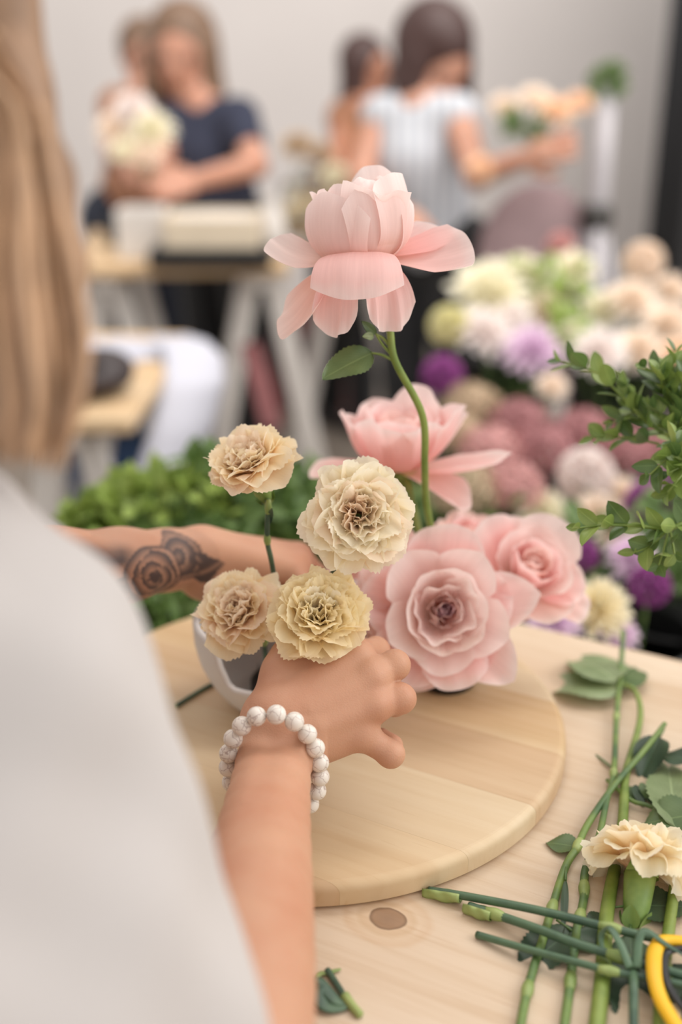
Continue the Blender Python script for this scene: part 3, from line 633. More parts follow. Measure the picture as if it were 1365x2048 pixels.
rose('garden_rose', 'pink garden rose behind the bent stem, above the round cream carnation', P(800, 942, .90), Vector((-.02, .05, 1)), [P(818, 985, .90), P(838, 1060, .90), P(866, 1180, .895), cupin + Vector((-.006, .010, 0))], bl2,
     [(-8, .074, .024, [88, 90, 82, 72, 66], .026, 'rose_pink', dict(seed=3, point=.15, rnd=.45)), (20, .062, .02, [76, 62, 44, 36, 40], .030, 'rose_pale', dict(seed=4, point=.1)), (-35, .056, .024, [96, 108, 116, 110, 100], .03, 'rose_pink', dict(seed=5, point=.1)),
      (184, .066, .024, [88, 92, 94, 86, 80], .03, 'rose_pink', dict(seed=7)), (60, .072, .024, [60, 36, 16, 6, 10], .04, 'rose_pale', dict(seed=8))], 8,
     leaves=[])
fr = [(3, .016, .0075, [4, 0, -6], .0048, .0008, .026, 'rose_lilac', dict(rnd=.2)), (4, .021, .009, [10, 4, -8], .0072, .0015, .022, 'rose_lilac', dict(rnd=.2)), (4, .026, .011, [16, 8, -4], .0095, .002, .0185, 'rose_lilac', dict(rnd=.2, ruf=.001)), (5, .029, .013, [22, 10, -2], .0125, .003, .0165, 'rose_mid', dict(rnd=.2, ruf=.001)),
      (6, .034, .016, [36, 20, 2, 0], .017, .004, .013, 'rose_pale', dict(rnd=.2, roll=.001, ruf=.0016)), (5, .042, .022, [52, 34, 14, 22], .023, .004, .010, 'rose_pale', dict(rnd=.2, roll=.002, ruf=.0024, point=.08)),
      (6, .050, .026, [66, 44, 22, 26], .032, .004, .006, 'rose_pale', dict(rnd=.2, roll=.002, point=.04)), (6, .058, .031, [76, 58, 44, 58], .04, .004, .002, 'rose_pale', dict(rnd=.22, roll=.003, point=.06)),
      (6, .062, .034, [86, 76, 68, 84], .05, .004, .0, 'rose_pink', dict(rnd=.25, roll=.003, point=.06, ruf=.003))]
def scl(ls, k): return [(n, L * k, W * k, an, Rc * k, r0 * k, z0 * k, mk, kw) for (n, L, W, an, Rc, r0, z0, mk, kw) in ls]
fr = scl(fr, .88); fr[-1] = (5,) + fr[-1][1:]; fr[-2] = (5,) + fr[-2][1:]
fax = Vector((.06, -.86, .48))
fc = P(886, 1222, .83) - fax.normalized() * .022
rose('garden_rose', 'large open pink rose with mauve heart, facing the viewer above the black cup', fc, fax, [P(905, 1262, .872), P(905, 1310, .885), cupin + Vector((.006, -.004, 0))], fr,
     [(-75, .056, .027, [80, 70, 60, 76], .05, 'rose_pink', dict(seed=3, roll=.003, z0=.004)), (-42, .064, .024, [82, 72, 68, 74], .04, 'rose_pink', dict(seed=5, roll=.003, point=.1)), (-112, .054, .026, [84, 82, 84, 90], .05, 'rose_pink', dict(seed=6, point=.08)),
      (172, .060, .028, [84, 88, 88, 90], .06, 'rose_mid', dict(seed=7)), (138, .064, .030, [84, 88, 92, 96], .06, 'rose_mid', dict(seed=9, point=.1)), (12, .064, .024, [84, 76, 70, 78], .04, 'rose_pink', dict(seed=10, point=.12)),
      (88, .064, .032, [82, 70, 60, 56], .05, 'rose_pink', dict(seed=11, roll=.004))], 14)
rr_ = [(3, .016, .0075, [4, 0, -6], .0055, .0008, .012, 'rose_mid', dict(rnd=.2)), (4, .022, .012, [16, 6, -8], .010, .002, .01, 'rose_mid', dict(rnd=.2)), (5, .032, .017, [34, 20, 2], .016, .003, .006, 'rose_mid', dict(rnd=.2, roll=.002)),
       (5, .040, .024, [56, 36, 12, 6], .025, .004, .003, 'rose_pink', dict(rnd=.2, roll=.002)), (6, .047, .028, [72, 54, 30, 30], .034, .004, 0, 'rose_pale', dict(rnd=.22, roll=.003, point=.05)), (6, .052, .029, [88, 80, 62, 70], .04, .004, 0, 'rose_pink', dict(rnd=.22, roll=.003, point=.06))]
rose('garden_rose', 'soft pink rose at the right of the cluster, next to the lilac and yellow dahlias', P(1048, 1158, .90), Vector((.20, -.55, .80)), [P(1035, 1215, .915), P(985, 1290, .91), cupin + Vector((.012, .002, 0))], scl(rr_, .86),
     [(-20, .052, .020, [90, 96, 96, 100], .04, 'rose_pink', dict(seed=3)), (60, .052, .03, [74, 52, 40, 44], .05, 'rose_pale', dict(seed=4)), (150, .054, .03, [80, 62, 50, 50], .05, 'rose_pink', dict(seed=7))], 21,
     leaves=[(P(1030, 1222, .915), P(1068, 1215, .90) - P(1030, 1222, .915), TOCAM, .026, .009, .1, 'dleaf')])
rose('garden_rose', 'small frilly pink rose peeping out behind the two lower roses', P(936, 1105, .945), Vector((-.05, -.25, 1)), [P(930, 1160, .93), P(915, 1260, .905), cupin + Vector((.004, .008, 0))],
     [(4, .020, .010, [10, 0, -10], .009, .001, .006, 'rose_mid', dict(rnd=.2)), (5, .028, .015, [40, 22, 4], .016, .003, .003, 'rose_pink', dict(ruf=.002)), (6, .034, .017, [70, 50, 30, 36], .022, .004, 0, 'rose_mid', dict(ruf=.003, rk=6))], [], 27, srad=.0018)
rose('garden_rose', 'salmon pink rose half hidden between the yellowish carnation and the big open rose', P(792, 1180, .885), Vector((-.32, -.5, .78)), [P(830, 1260, .90), cupin + Vector((-.010, .004, 0))],
     [(4, .022, .012, [14, 4, -8], .010, .002, .008, 'rose_mid', dict(rnd=.2)), (5, .034, .020, [40, 26, 8], .018, .003, .004, 'rose_mid', dict(roll=.002)), (6, .046, .026, [66, 50, 34, 34], .03, .004, 0, 'rose_mid', dict(point=.06, roll=.002)), (6, .054, .028, [86, 84, 80, 84], .04, .004, 0, 'rose_mid', dict(point=.06))],
     [(-95, .060, .024, [100, 116, 120, 120], .04, 'rose_mid', dict(seed=4)), (172, .056, .022, [90, 92, 90, 90], .04, 'rose_mid', dict(seed=6, point=.12))], 33)

# ================================================================ FLORIST IN THE FOREGROUND
def florist():
    o = thing('person', 'person in white shirt with fair hair and tattooed forearm, reaching to the white vase', 'person', (-.38, .2, 0))
    # ---- right arm and hand (close to the lens)
    H = []
    E0 = P(436, 2290, .462); W = P(553, 1490, .717)
    side = Vector((1, 0.05, 0))
    side = (side - (W - E0).normalized() * side.dot((W - E0).normalized())).normalized()
    fr_ = [i / 14 for i in range(15)]; half = [float(np.interp(t, [0, .15, .3, .5, .7, .88, 1], [.0345, .0360, .0348, .0305, .0258, .0228, .0230])) for t in fr_]; thk = [float(np.interp(t, [0, .15, .3, .5, .7, .88, 1], [.032, .033, .0315, .0275, .0215, .0168, .0162])) for t in fr_]
    for sgn in (-1, 1):
        pts = [E0.lerp(W, t) + side * sgn * (h_ - k_) for t, h_, k_ in zip(fr_, half, thk)]
        H += chain(pts, thk, .004)
    def F(*a): return P(*a)
    mcp = {'i': F(712, 1312, .738), 'm': F(744, 1352, .728), 'r': F(750, 1408, .722), 'p': F(722, 1468, .722)}
    wb = {'i': F(543, 1434, .722), 'm': F(560, 1445, .716), 'r': F(585, 1465, .716), 'p': F(606, 1488, .722)}
    for k_ in 'imrp':
        H.append(cap(wb[k_], mcp[k_], .0165, .0108 if k_ != 'p' else .0098, .014))
    dn = -TOCAM
    H.append(cap(F(560, 1440, .728), F(650, 1395, .742), .020, .017, .014))                      # palm body
    H.append(cap(F(600, 1480, .735), F(690, 1470, .740), .016, .013, .012))                      # hypothenar
    # thumb and web
    th = [F(552, 1420, .730), F(568, 1342, .740), F(578, 1312, .752), F(608, 1306, .772), F(632, 1312, .785)]
    H += chain(th, [.0155, .0130, .0108, .0092, .0075], .006)
    H.append(cap(F(572, 1375, .742), F(660, 1332, .742), .0130, .0120, .014)); H.append(cap(F(585, 1332, .745), F(640, 1318, .745), .0105, .0105, .012))
    # fingers: knuckle, middle joint, end joint, tip
    fing = [([mcp['i'], F(752, 1302, .772), F(722, 1300, .790), F(680, 1315, .795)], [.0108, .0088, .0078, .0064]),
            ([mcp['m'], F(790, 1330, .735), F(778, 1352, .757), F(735, 1352, .778)], [.0108, .0091, .0079, .0066]),
            ([mcp['r'], F(802, 1397, .727), F(790, 1408, .749), F(748, 1408, .766)], [.0104, .0089, .0078, .0065]),
            ([mcp['p'], F(782, 1508, .722), F(783, 1492, .737), F(764, 1475, .741)], [.0096, .0080, .0070, .0062])]
    for pts, rs in fing:
        H += chain(pts, rs, .0035); H.append(cap(pts[1], pts[1], rs[1] * 1.04, None, .003))
    # knuckle bumps, tendons
    for k_, r_ in (('i', .0098), ('m', .0098), ('r', .0092), ('p', .0086)): H.append(ell(mcp[k_] + TOCAM * .0026, (r_, r_, r_ * .95), k=.006))
    for k_ in 'imr': H.append(cap(wb[k_].lerp(mcp[k_], .35) + TOCAM * .0135, mcp[k_] + TOCAM * .0078, .0018, .0025, .008))
    H.append(ell(F(604, 1483, .712), (.0065, .0065, .0065), k=.008))                             # ulna head
    # ---- left forearm and hand (behind the vase)
    K = []; Lw = P(392, 1112, .872); Le = P(-170, 1182, .735)
    fl = [0, .2, .45, .7, .88, 1.0]; hl = [.036, .040, .036, .0275, .0215, .0205]; tl = [.031, .032, .029, .0235, .0190, .0172]
    upv = Vector((0, .25, 1)); upv = (upv - (Lw - Le).normalized() * upv.dot((Lw - Le).normalized())).normalized(); fwd = (Lw - Le).normalized().cross(upv)
    for sgn in (-1, 1):
        K += chain([Le.lerp(Lw, t) + fwd * sgn * (.26 * k_) for t, k_ in zip(fl, tl)], tl, .012)
    lk = [P(596, 1112, .905), P(600, 1120, .888), P(596, 1132, .873), P(585, 1146, .862)]
    for i, q in enumerate(lk): K.append(cap(P(408, 1112, .878 - .006 * i), q, .0165, .0112 - .0006 * i, .014))
    K.append(cap(P(420, 1135, .872), P(520, 1140, .885), .019, .017, .014))
    tips = [([lk[0], P(632, 1150, .915), P(628, 1200, .905), P(612, 1232, .892)]), ([lk[1], P(634, 1160, .893), P(628, 1210, .886), P(610, 1240, .876)]),
            ([lk[2], P(626, 1168, .872), P(620, 1216, .868), P(604, 1244, .860)]), ([lk[3], P(612, 1180, .856), P(606, 1222, .853), P(592, 1246, .848)])]
    for i, pts in enumerate(tips): q = 1 - .05 * i; K += chain(pts, [.0105 * q, .0093 * q, .0082 * q, .0068 * q], .0035)
    K += chain([P(405, 1158, .868), P(455, 1178, .858), P(520, 1215, .850), P(560, 1240, .848)], [.0160, .0135, .0100, .0080], .006)
    K.append(cap(P(430, 1150, .868), P(560, 1150, .875), .0140, .0100, .014))
    # ---- head, neck, shoulders, upper arms, chest (mostly behind hair and cloth)
    B = []; hd = Vector((-.225, .50, 1.445)); look = (Vector(VC) + Vector((0, 0, .1)) - hd).normalized()
    sR = P(-150, 1320, .435); sL = Vector((-.40, .60, 1.22)); ch = Vector((-.275, .43, 1.13)); pv = Vector((-.42, .22, .90))
    Rh = Vector((0, 0, 1)).rotation_difference(look).to_matrix(); up = Vector((0, 0, 1)); up = (up - look * up.dot(look)).normalized(); rt = look.cross(up)
    Mh = np.array(Matrix((rt, look, up)).transposed())
    B.append(ell(hd, (.073, .092, .088), Mh, .02)); B.append(ell(hd + look * .035 - up * .050, (.052, .058, .058), Mh, .03))
    B.append(ell(hd + look * .092 - up * .022, (.011, .016, .020), Mh, .012)); B.append(ell(hd + look * .082 - up * .055, (.022, .010, .007), Mh, .008)); B.append(ell(hd + look * .075 - up * .095, (.020, .018, .018), Mh, .02))
    for sg in (-1, 1): B.append(ell(hd + rt * sg * .074 - up * .012 - look * .004, (.010, .018, .030), Mh, .006)); B.append(ell(hd + rt * sg * .03 + look * .086 + up * .002, (.016, .010, .011), Mh, .005, True))
    B.append(cap(hd - up * .05 - look * .02, (sR + sL) / 2 + Vector((0, 0, .03)), .052, .060, .03))
    B += [cap(sR, sL, .045, .045, .05), cap(ch, pv, .12, .13, .08), cap(ch + (sR - ch) * .5, ch + (sL - ch) * .5, .09, .09, .05)]
    B += chain([sR, sR.lerp(E0, .5) + Vector((-.03, 0, 0)), E0], [.042, .040, .036], .03); B += chain([sL, sL.lerp(Le, .5), Le], [.050, .043, .037], .03)
    b_, V = sdf([(H, .0012), (K, .0015), (B, .006)], 'body', M['florist_skin'], o)
    # ---- tattoo: ink painted into the skin in forearm coordinates (x along the arm, y up)
    ax = (Lw - Le).normalized(); px = .878 / FPX
    rc = P(262, 1140, .84); X = (V - np.array(rc)) @ np.array(ax) / px * 1.04; Y = (V - np.array(rc)) @ np.array(upv) / px * 1.04; rel = V - np.array(Le); rel = rel - (rel @ np.array(ax))[:, None] * np.array(ax); Dp = rel @ np.array(TOCAM)
    dist = np.linalg.norm(np.cross(V - np.array(Le), np.array(ax)), axis=1); on = (dist < .05) & (X < 150) & (X > -420) & (Dp > -.03)
    ink = np.zeros(len(V)); x = X[on]; y = Y[on]
    x = x + 5 * np.sin(y / 13.) ; y = y + 4 * np.sin(x / 17. + 1)
    r = np.hypot(x / 62, (y - 2) / 54); t = np.arctan2(y, x)
    def saw(q, p_=1.6): q = q % 1; return q ** p_
    kk = np.floor(t / (2 * PI) * 3 + r * 1.25); rose_ = np.where(r < 1.08, saw(r * 2.8 + .41 * kk + .12 * np.sin(3 * t), 1.0) * .85 + .12, 0); rose_ = np.where(r < .22, .9, rose_)
    line = np.exp(-((r - 1.06) / .05) ** 2) * .9
    r2 = np.hypot((x - 62) / 52, (y - 26) / 46); out2 = np.where((r2 < 1.05) & (r >= 1.02), .35 + .6 * saw(r2 * 2.4 + .1 * np.sin(3 * t), .9), 0)
    lx, ly = x - 118, y - 2; lf = np.where((np.abs(ly - 10 * np.sin(lx / 16)) < 27 * np.clip(1 - np.abs(lx - 2) / 36, 0, 1)) , .85 - .5 * np.exp(-((ly - .4 * lx) / 4.) ** 2), 0)
    lx2, ly2 = x - 108, y - 26; lf2 = np.where(np.hypot(lx2 / 20, ly2 / 14) < 1, .8 - .45 * np.exp(-((lx2 + ly2) / 4) ** 2), 0)
    fl_ = np.clip((-x - 30) / 40, 0, 1) * np.clip((x + 400) / 250, 0, 1) * np.clip(1.25 - np.abs(y - 10) / 75, 0, 1)
    band = np.clip(.55 + .6 * np.sin((y + .25 * x) / 11 + 1.2 * np.sin(x / 52)), 0, 1) ** 1.0 * fl_
    p4 = np.where((np.hypot((x + 78) / 34, (y + 34) / 42) < 1) & (r > 1.05), .3 + .65 * saw(np.hypot((x + 78) / 34, (y + 34) / 42) * 2), 0)
    v_ = np.maximum.reduce([np.where(r < 1.05, rose_, 0), line, out2, lf, lf2, np.where(r > 1.05, band, 0), p4]); v_ = np.clip(v_ * 1.1 + .12 * (v_ > 0), 0, 1) * np.clip((Dp[on] + .010) / .010, 0, 1)
    ink[on] = v_ * .92
    at = b_.data.attributes.new('ink', 'FLOAT', 'POINT'); at.data.foreach_set('value', ink.astype(np.float32))
    # eyes
    for sg in (-1, 1):
        g = G(); ball(g, hd + rt * sg * .03 + look * .076 + up * .002, .012, 12, 8); g.build('eye', M['eye'], o)
    # ---- shirt
    def cr(V):
        n_ = .0028 * np.sin(V[:, 2] * 60 + V[:, 0] * 35) + .0022 * np.sin(V[:, 0] * 90 - V[:, 2] * 45 + 2) + .0015 * np.sin(V[:, 1] * 120 + V[:, 2] * 30)
        c_ = np.array([-.25, .35, 1.08]); d = V - c_; d = d / np.linalg.norm(d, axis=1)[:, None]; return V + d * n_[:, None]
    S_ = []
    S_ += chain([P(-190, 1318, .43), P(30, 1500, .425), P(92, 1700, .425), P(182, 2010, .435), P(320, 2380, .45)], [.062, .058, .057, .058, .058], .015)
    S_ += chain([P(-150, 1300, .43), sL], [.064, .062], .03) + [cap(ch + Vector((-.03, 0, 0)), pv, .135, .15, .05), cap(ch + (sR - ch) * .4, ch + (sL - ch) * .6, .09, .11, .04)]
    S_ += chain([P(-240, 1600, .42), P(-140, 1900, .42), P(-60, 2250, .44)], [.070, .085, .09], .03)
    S_ += chain([sL, sL.lerp(Le, .6)], [.060, .056], .03)
    sdf([(S_, .005)], 'shirt', M['white_cloth'], o, cr)
    # trousers and legs down to the floor
    T_ = []
    hR = pv + Vector((.08, -.06, -.05)); hL = pv + Vector((-.09, .04, -.05)); T_ += [cap(hR, hL, .12, .12, .05)]
    for h_ in (hR, hL): T_ += chain([h_, Vector((h_.x - .01, h_.y - .02, .48)), Vector((h_.x - .03, h_.y - .05, .09))], [.105, .075, .055], .04)
    sdf([(T_, .012)], 'trousers', M['denim'], o)
    for h_ in (hR, hL):
        q = Vector((h_.x - .03, h_.y - .05, 0)); sdf([([cap(q + Vector((-.01, -.02, .040)), q + Vector((.05, .12, .030)), .038, .029, .02)], .008)], 'shoe', M['white_cloth'], o)
    # ---- hair: cap plus long locks falling over the shoulder
    Hh = [ell(hd - look * .018 + up * .018, (.092, .105, .098), Mh, .02), ell(hd + look * .085 - up * .035, (.060, .055, .085), Mh, .03, True)]
    r_ = np.random.default_rng(3)
    for i in range(18):
        t = i / 17; a = P(-330 + 330 * t, -60 + 90 * r_.random(), .47 - .03 * t); pts = [a]
        for k in range(1, 6): pts.append(P(-300 + (310 + 22 * k) * t + 24 * math.sin(k * 1.3 + i), k * 172 + 20 * r_.random(), .46 - .045 * k / 5 - .01 * r_.random()))
        Hh += chain(pts, [.014, .014, .013, .012, .009, .003], .010)
    sdf([(Hh, .004)], 'hair', M['blonde'], o)
    for i in range(26):
        x0 = 10 + 170 * i / 25; d0 = .40 + .05 * r_.random(); ph = r_.random() * 6
        pts = [P(-60 + x0 * .35, 60 + 90 * r_.random(), d0)] + [P(x0 * (.42 + .14 * k) - 14 + 9 * math.sin(k * 1.9 + ph), 70 + 150 * k, d0 - .003 * k) for k in range(1, 4)] + [P(x0 * .98 - 10 + 10 * math.sin(k * 1.7 + ph), 70 + 150 * k + 10 * r_.random(), d0 - .003 * k) for k in range(4, 6)] + [P(x0 * .85 - 20, 900 + 50 * r_.random(), d0 - .015)]
        pp, rr = catmull(pts, 6, [.002, .0026, .003, .0032, .003, .0022, .0006]); g = G(); tube(g, pp, rr, 7, flat=.6); g.build('hair_lock', M['blonde_light' if i % 3 else 'blonde'], o)
    # ---- bracelet: a thing of its own
    T = P(541, 1428, .682); Bq = P(556, 1640, .728); cen = (T + Bq) / 2; bv = (T - Bq) / 2; av = Vector((1, -.02, .0)) * .0285
    br = thing('bead_bracelet', 'bracelet of round white marbled beads on the right wrist', 'bracelet', tuple(cen))
    dense_ = [cen + av * math.cos(q) + bv * math.sin(q) for q in [2 * PI * k / 400 for k in range(400)]]
    L_ = [0]
    for k in range(400): L_.append(L_[-1] + (dense_[(k + 1) % 400] - dense_[k]).length)
    nb = round(L_[-1] / .0121)
    for k in range(nb):
        s0 = (L_[-1] * (k + .5) / nb) % L_[-1]; j = max(0, np.searchsorted(L_, s0) - 1); q = dense_[j % 400]
        tg = (dense_[(j + 2) % 400] - dense_[(j - 2) % 400]).normalized()
        g = G(); lathe(g, q, [(.0007, -.0058)] + [(.0060 * math.cos(a), .0060 * math.sin(a)) for a in [-PI / 2 + PI * i / 14 for i in range(1, 14)]] + [(.0007, .0058)], 24, axis=tg)
        b2 = g.build('bead', M['marble'], br)
    g = G(); tube(g, [p for p in dense_[::5]] + [dense_[0]], .0005, 6); g.build('cord', M['white_cloth'], br)
M['florist_skin'] = skinmat('florist_skin', (196, 148, 120), 'ink')
M['eye'] = plain('brown_eye', (84, 62, 52), .2, .02)
M['denim'] = plain('dark_trousers', (46, 50, 62), .9, .15, 30)
M['blonde'] = plain('fair_hair', (150, 118, 92), .55, .25, 60, bump=.3, bscale=300)
M['blonde_light'] = plain('light_hair', (186, 148, 114), .5, .2, 60)
def marble():
    m, nt, b = newmat('white_howlite'); L = nt.links.new; tc = N(nt, 'ShaderNodeTexCoord'); v = N(nt, 'ShaderNodeTexVoronoi', feature='DISTANCE_TO_EDGE'); v.inputs['Scale'].default_value = 150
    nz = N(nt, 'ShaderNodeTexNoise'); nz.inputs['Scale'].default_value = 180; L(tc.outputs['Object'], nz.inputs['Vector'])
    mv = N(nt, 'ShaderNodeVectorMath', operation='MULTIPLY_ADD'); mv.inputs[1].default_value = (.006, .006, .006); L(nz.outputs['Color'], mv.inputs[0]); L(tc.outputs['Object'], mv.inputs[2]); L(mv.outputs[0], v.inputs['Vector'])
    r = ramp(nt, [(0, srgb(178, 162, 154)), (.02, srgb(200, 188, 180)), (.045, srgb(228, 221, 212)), (1, srgb(232, 226, 217))]); L(v.outputs['Distance'], r.inputs['Fac']); L(r.outputs[0], b.inputs['Base Color']); b.inputs['Roughness'].default_value = .32; return m
M['marble'] = marble()
florist()

# ================================================================ CUT STEMS, LEAVES AND SCISSORS ON THE WORK TABLE
def tp(x, y, r=.0025, lift=0.): q = PL(x, y, TZ + r + lift); return q
def on_table(pts, r, lifts=None): return [tp(p_[0], p_[1], r, 0 if lifts is None else lifts[i]) for i, p_ in enumerate(pts)]
def cutstem(label, pts, r, m, nodes=(), lifts=None, sheath=None, cat='stem', group=None, leaves=(), nr=1.42, nm=None):
    pp = on_table(pts, r if not isinstance(r, list) else max(r), lifts)
    o = thing('cut_stem', label, cat, tuple(pp[0]), group); st = stem(o, M[m], pp, r, nodes=nodes, nodem=nm, nr=nr, cut='both')
    if sheath:   # pale split leaf base wrapped round the end of the stem
        i, L_ = sheath; a = pp[0]; b_ = pp[1]; d = (b_ - a).normalized(); rr = r[0] if isinstance(r, list) else r
        g = G(); vv = []; ff = []; n = 14; k_ = 12
        for j in range(n):
            t = j / (n - 1); rad = rr * (1.55 + .35 * math.sin(t * 3)); c_ = a + d * ((t - .12) * L_)
            s_ = d.cross(Vector((0, 0, 1))).normalized(); u_ = s_.cross(d)
            for q in range(k_):
                th = math.radians(-200 + 220 * q / (k_ - 1) + 30); rv = rad * (1 + .1 * math.sin(q + j)); vv.append(c_ + s_ * math.cos(th) * rv + u_ * math.sin(th) * rv)
        for j in range(n - 1):
            for q in range(k_ - 1): ff.append((j * k_ + q, j * k_ + q + 1, (j + 1) * k_ + q + 1, (j + 1) * k_ + q))
        g.add(vv, ff); sh = g.build('sheath', M['node'], o); md = sh.modifiers.new('thick', 'SOLIDIFY'); md.thickness = .0004
    for (p_, q_, W, mk, lift, kw) in leaves:
        a = tp(*p_, 0, lift); b_ = tp(*q_, 0, lift * .4 + .001); leaf(o, M[mk], a, b_ - a, Vector((0, 0, 1)), (b_ - a).length, W, **{**dict(curl=.12, fold=.12, serr=.04, nu=9, nv=23, wav=.1, seed=int(p_[0])), **kw})
    return o
# carnation stems lying across, cut ends to the left
cutstem('dark green carnation stem on the table, topmost of the three pointing left at the board', [(858, 1781), (935, 1793), (1074, 1820), (1210, 1853), (1308, 1876), (1460, 1905)], .0026, 'bluestem', nodes=(.635,), lifts=[0, .004, .009, .012, .012, .010], sheath=(0, .024))
cutstem('dark green carnation stem on the table, middle of the three pointing left at the board', [(938, 1812), (992, 1829), (1082, 1860), (1144, 1884), (1230, 1911), (1308, 1934), (1460, 1975)], .0027, 'bluestem', nodes=(.175, .70), lifts=[.001, .003, .008, .010, .011, .011, .009], sheath=(0, .018))
cutstem('thin dark green stem on the table, lowest of the three pointing left', [(954, 1869), (1058, 1899), (1179, 1931), (1222, 1942), (1365, 1969), (1460, 1990)], .0022, 'bluestem', nodes=(.60,), lifts=[.0, .005, .010, .011, .010, .009])
# long stems running up the table
cutstem('long green stem bending from the bottom of the table up towards the dark leaves', [(1035, 2090), (1056, 1979), (1090, 1866), (1129, 1741), (1154, 1696), (1178, 1646), (1230, 1570), (1290, 1500), (1331, 1447)], [.0026] * 4 + [.0025, .0024, .0022, .0021, .0018], 'stem', nodes=(.13, .31, .53), lifts=[0, 0, 0, .001, .002, .003, .006, .012, .02], nr=1.42,
        leaves=[((1160, 1695), (1092, 1680), .0095, 'leaf', .004, {}), ((1172, 1728), (1210, 1712), .005, 'dleaf', .003, {})])
cutstem('pale green stem with long joints running from the bottom edge up to the pale leaves', [(1124, 2090), (1140, 1975), (1152, 1874), (1168, 1800), (1172, 1740), (1199, 1671), (1214, 1601), (1228, 1546), (1234, 1433), (1242, 1345), (1248, 1262)], [.0027] * 5 + [.0022] * 3 + [.0021] * 3, 'stem', nodes=(.12, .26, .34, .70, .80), lifts=[0, 0, 0, 0, .001, .003, .004, .004, .004, .012, .03], nr=1.4,
        leaves=[((1238, 1385), (1086, 1345), .0250, 'paleleaf', .010, dict(curl=.25)), ((1234, 1362), (1150, 1292), .0240, 'paleleaf', .016, dict(curl=.2)), ((1244, 1375), (1274, 1325), .0150, 'leaf', .010, {})])
cutstem('thick olive green rose stem beside the pale jointed stem', [(1190, 2090), (1206, 1955), (1212, 1850), (1222, 1780), (1243, 1671), (1249, 1600), (1253, 1546), (1281, 1440), (1273, 1385), (1248, 1368)], [.0046, .0046, .0044, .0042, .0036, .0034, .0030, .0024, .002, .0014], 'rosestem', nodes=(), lifts=[0, 0, 0, 0, 0, 0, 0, .004, .008, .010],
        leaves=[((1250, 1560), (1180, 1490), .0012, 'leaf', .004, dict(serr=0)), ((1215, 1830), (1180, 1858), .008, 'dleaf', .002, {})])
cutstem('thinner olive stem at the far lower right under the yellow handle', [(1320, 2095), (1326, 1960), (1340, 1850), (1352, 1760), (1362, 1700)], [.0040, .0040, .0036, .0034, .003], 'rosestem', nodes=(.3,), lifts=[0, 0, 0, 0, .001])
cutstem('short slanting twig with small leaves behind the upturned carnation', [(1215, 1560), (1262, 1600), (1300, 1612), (1372, 1640)], [.0014, .0016, .0016, .0014], 'stem', lifts=[.002, .003, .004, .006],
        leaves=[((1270, 1570), (1288, 1610), .004, 'dleaf', .004, {}), ((1283, 1565), (1300, 1600), .0036, 'leaf', .006, {}), ((1262, 1572), (1272, 1604), .0034, 'leaf', .002, {})])
def looseleaf(label, p_, q_, W, mk, lift=.002, name='rose_leaf', **kw):
    a = tp(*p_, 0, lift); b_ = tp(*q_, 0, lift * .5 + .001); o = thing(name, label, 'leaf', tuple(a))
    leaf(o, M[mk], a, b_ - a, Vector((0, 0, 1)), (b_ - a).length, W, name='blade', **{**dict(curl=.12, fold=.14, serr=.045, nu=11, nv=29, wav=.12, seed=int(p_[0])), **kw})
    d = (a - b_).normalized(); g = G(); tube(g, [a, a + d * .006, a + d * .012 + Vector((0, 0, -.0005))], [.0009, .0008, .0007], 7); g.build('petiole', M['stem'], o)
    return o
looseleaf('dark toothed rose leaf under the crossing stems, its tip pointing left', (1150, 1858), (1038, 1935), .0150, 'dleaf', .002)
looseleaf('small dark rose leaf tucked right of the crossing stems leaf', (1145, 1862), (1196, 1900), .0105, 'dleaf', .003)
looseleaf('dark rose leaf lying lengthwise under the upright carnation stem', (1262, 1870), (1268, 2078), .0160, 'dleaf', .0015)
looseleaf('dark green leaf below the upturned carnation, toward the right edge', (1262, 1812), (1392, 1806), .0150, 'dleaf', .004)
looseleaf('broad mid green rose leaf above the upturned carnation at the right edge', (1405, 1628), (1285, 1640), .0185, 'leaf', .014)
looseleaf('pale upright rose leaf at the right edge above the broad leaf', (1352, 1655), (1338, 1500), .0180, 'paleleaf', .010)
looseleaf('dark folded leaf at the end of the long bending stem', (1320, 1475), (1282, 1545), .0120, 'dleaf', .012, curl=.3, fold=.5)
looseleaf('small dark leaf left of the broad mid green leaf', (1335, 1600), (1288, 1588), .0100, 'dleaf', .004)
looseleaf('dark leaf behind the pale upright leaf at the right edge', (1395, 1520), (1312, 1505), .0120, 'dleaf', .014)
looseleaf('dark leaf at the right edge between broad leaf and carnation', (1398, 1712), (1332, 1690), .0130, 'dleaf', .003)
looseleaf('dark leaf in the bottom right corner beside the yellow handle', (1380, 1930), (1345, 2040), .0130, 'dleaf', .0015)
# thin dark leaf strips
looseleaf('narrow dark blade leaf standing between the long stem and jointed stem', (1132, 1760), (1127, 1866), .0024, 'dleaf', .006, serr=0, curl=.05, name='blade_leaf')
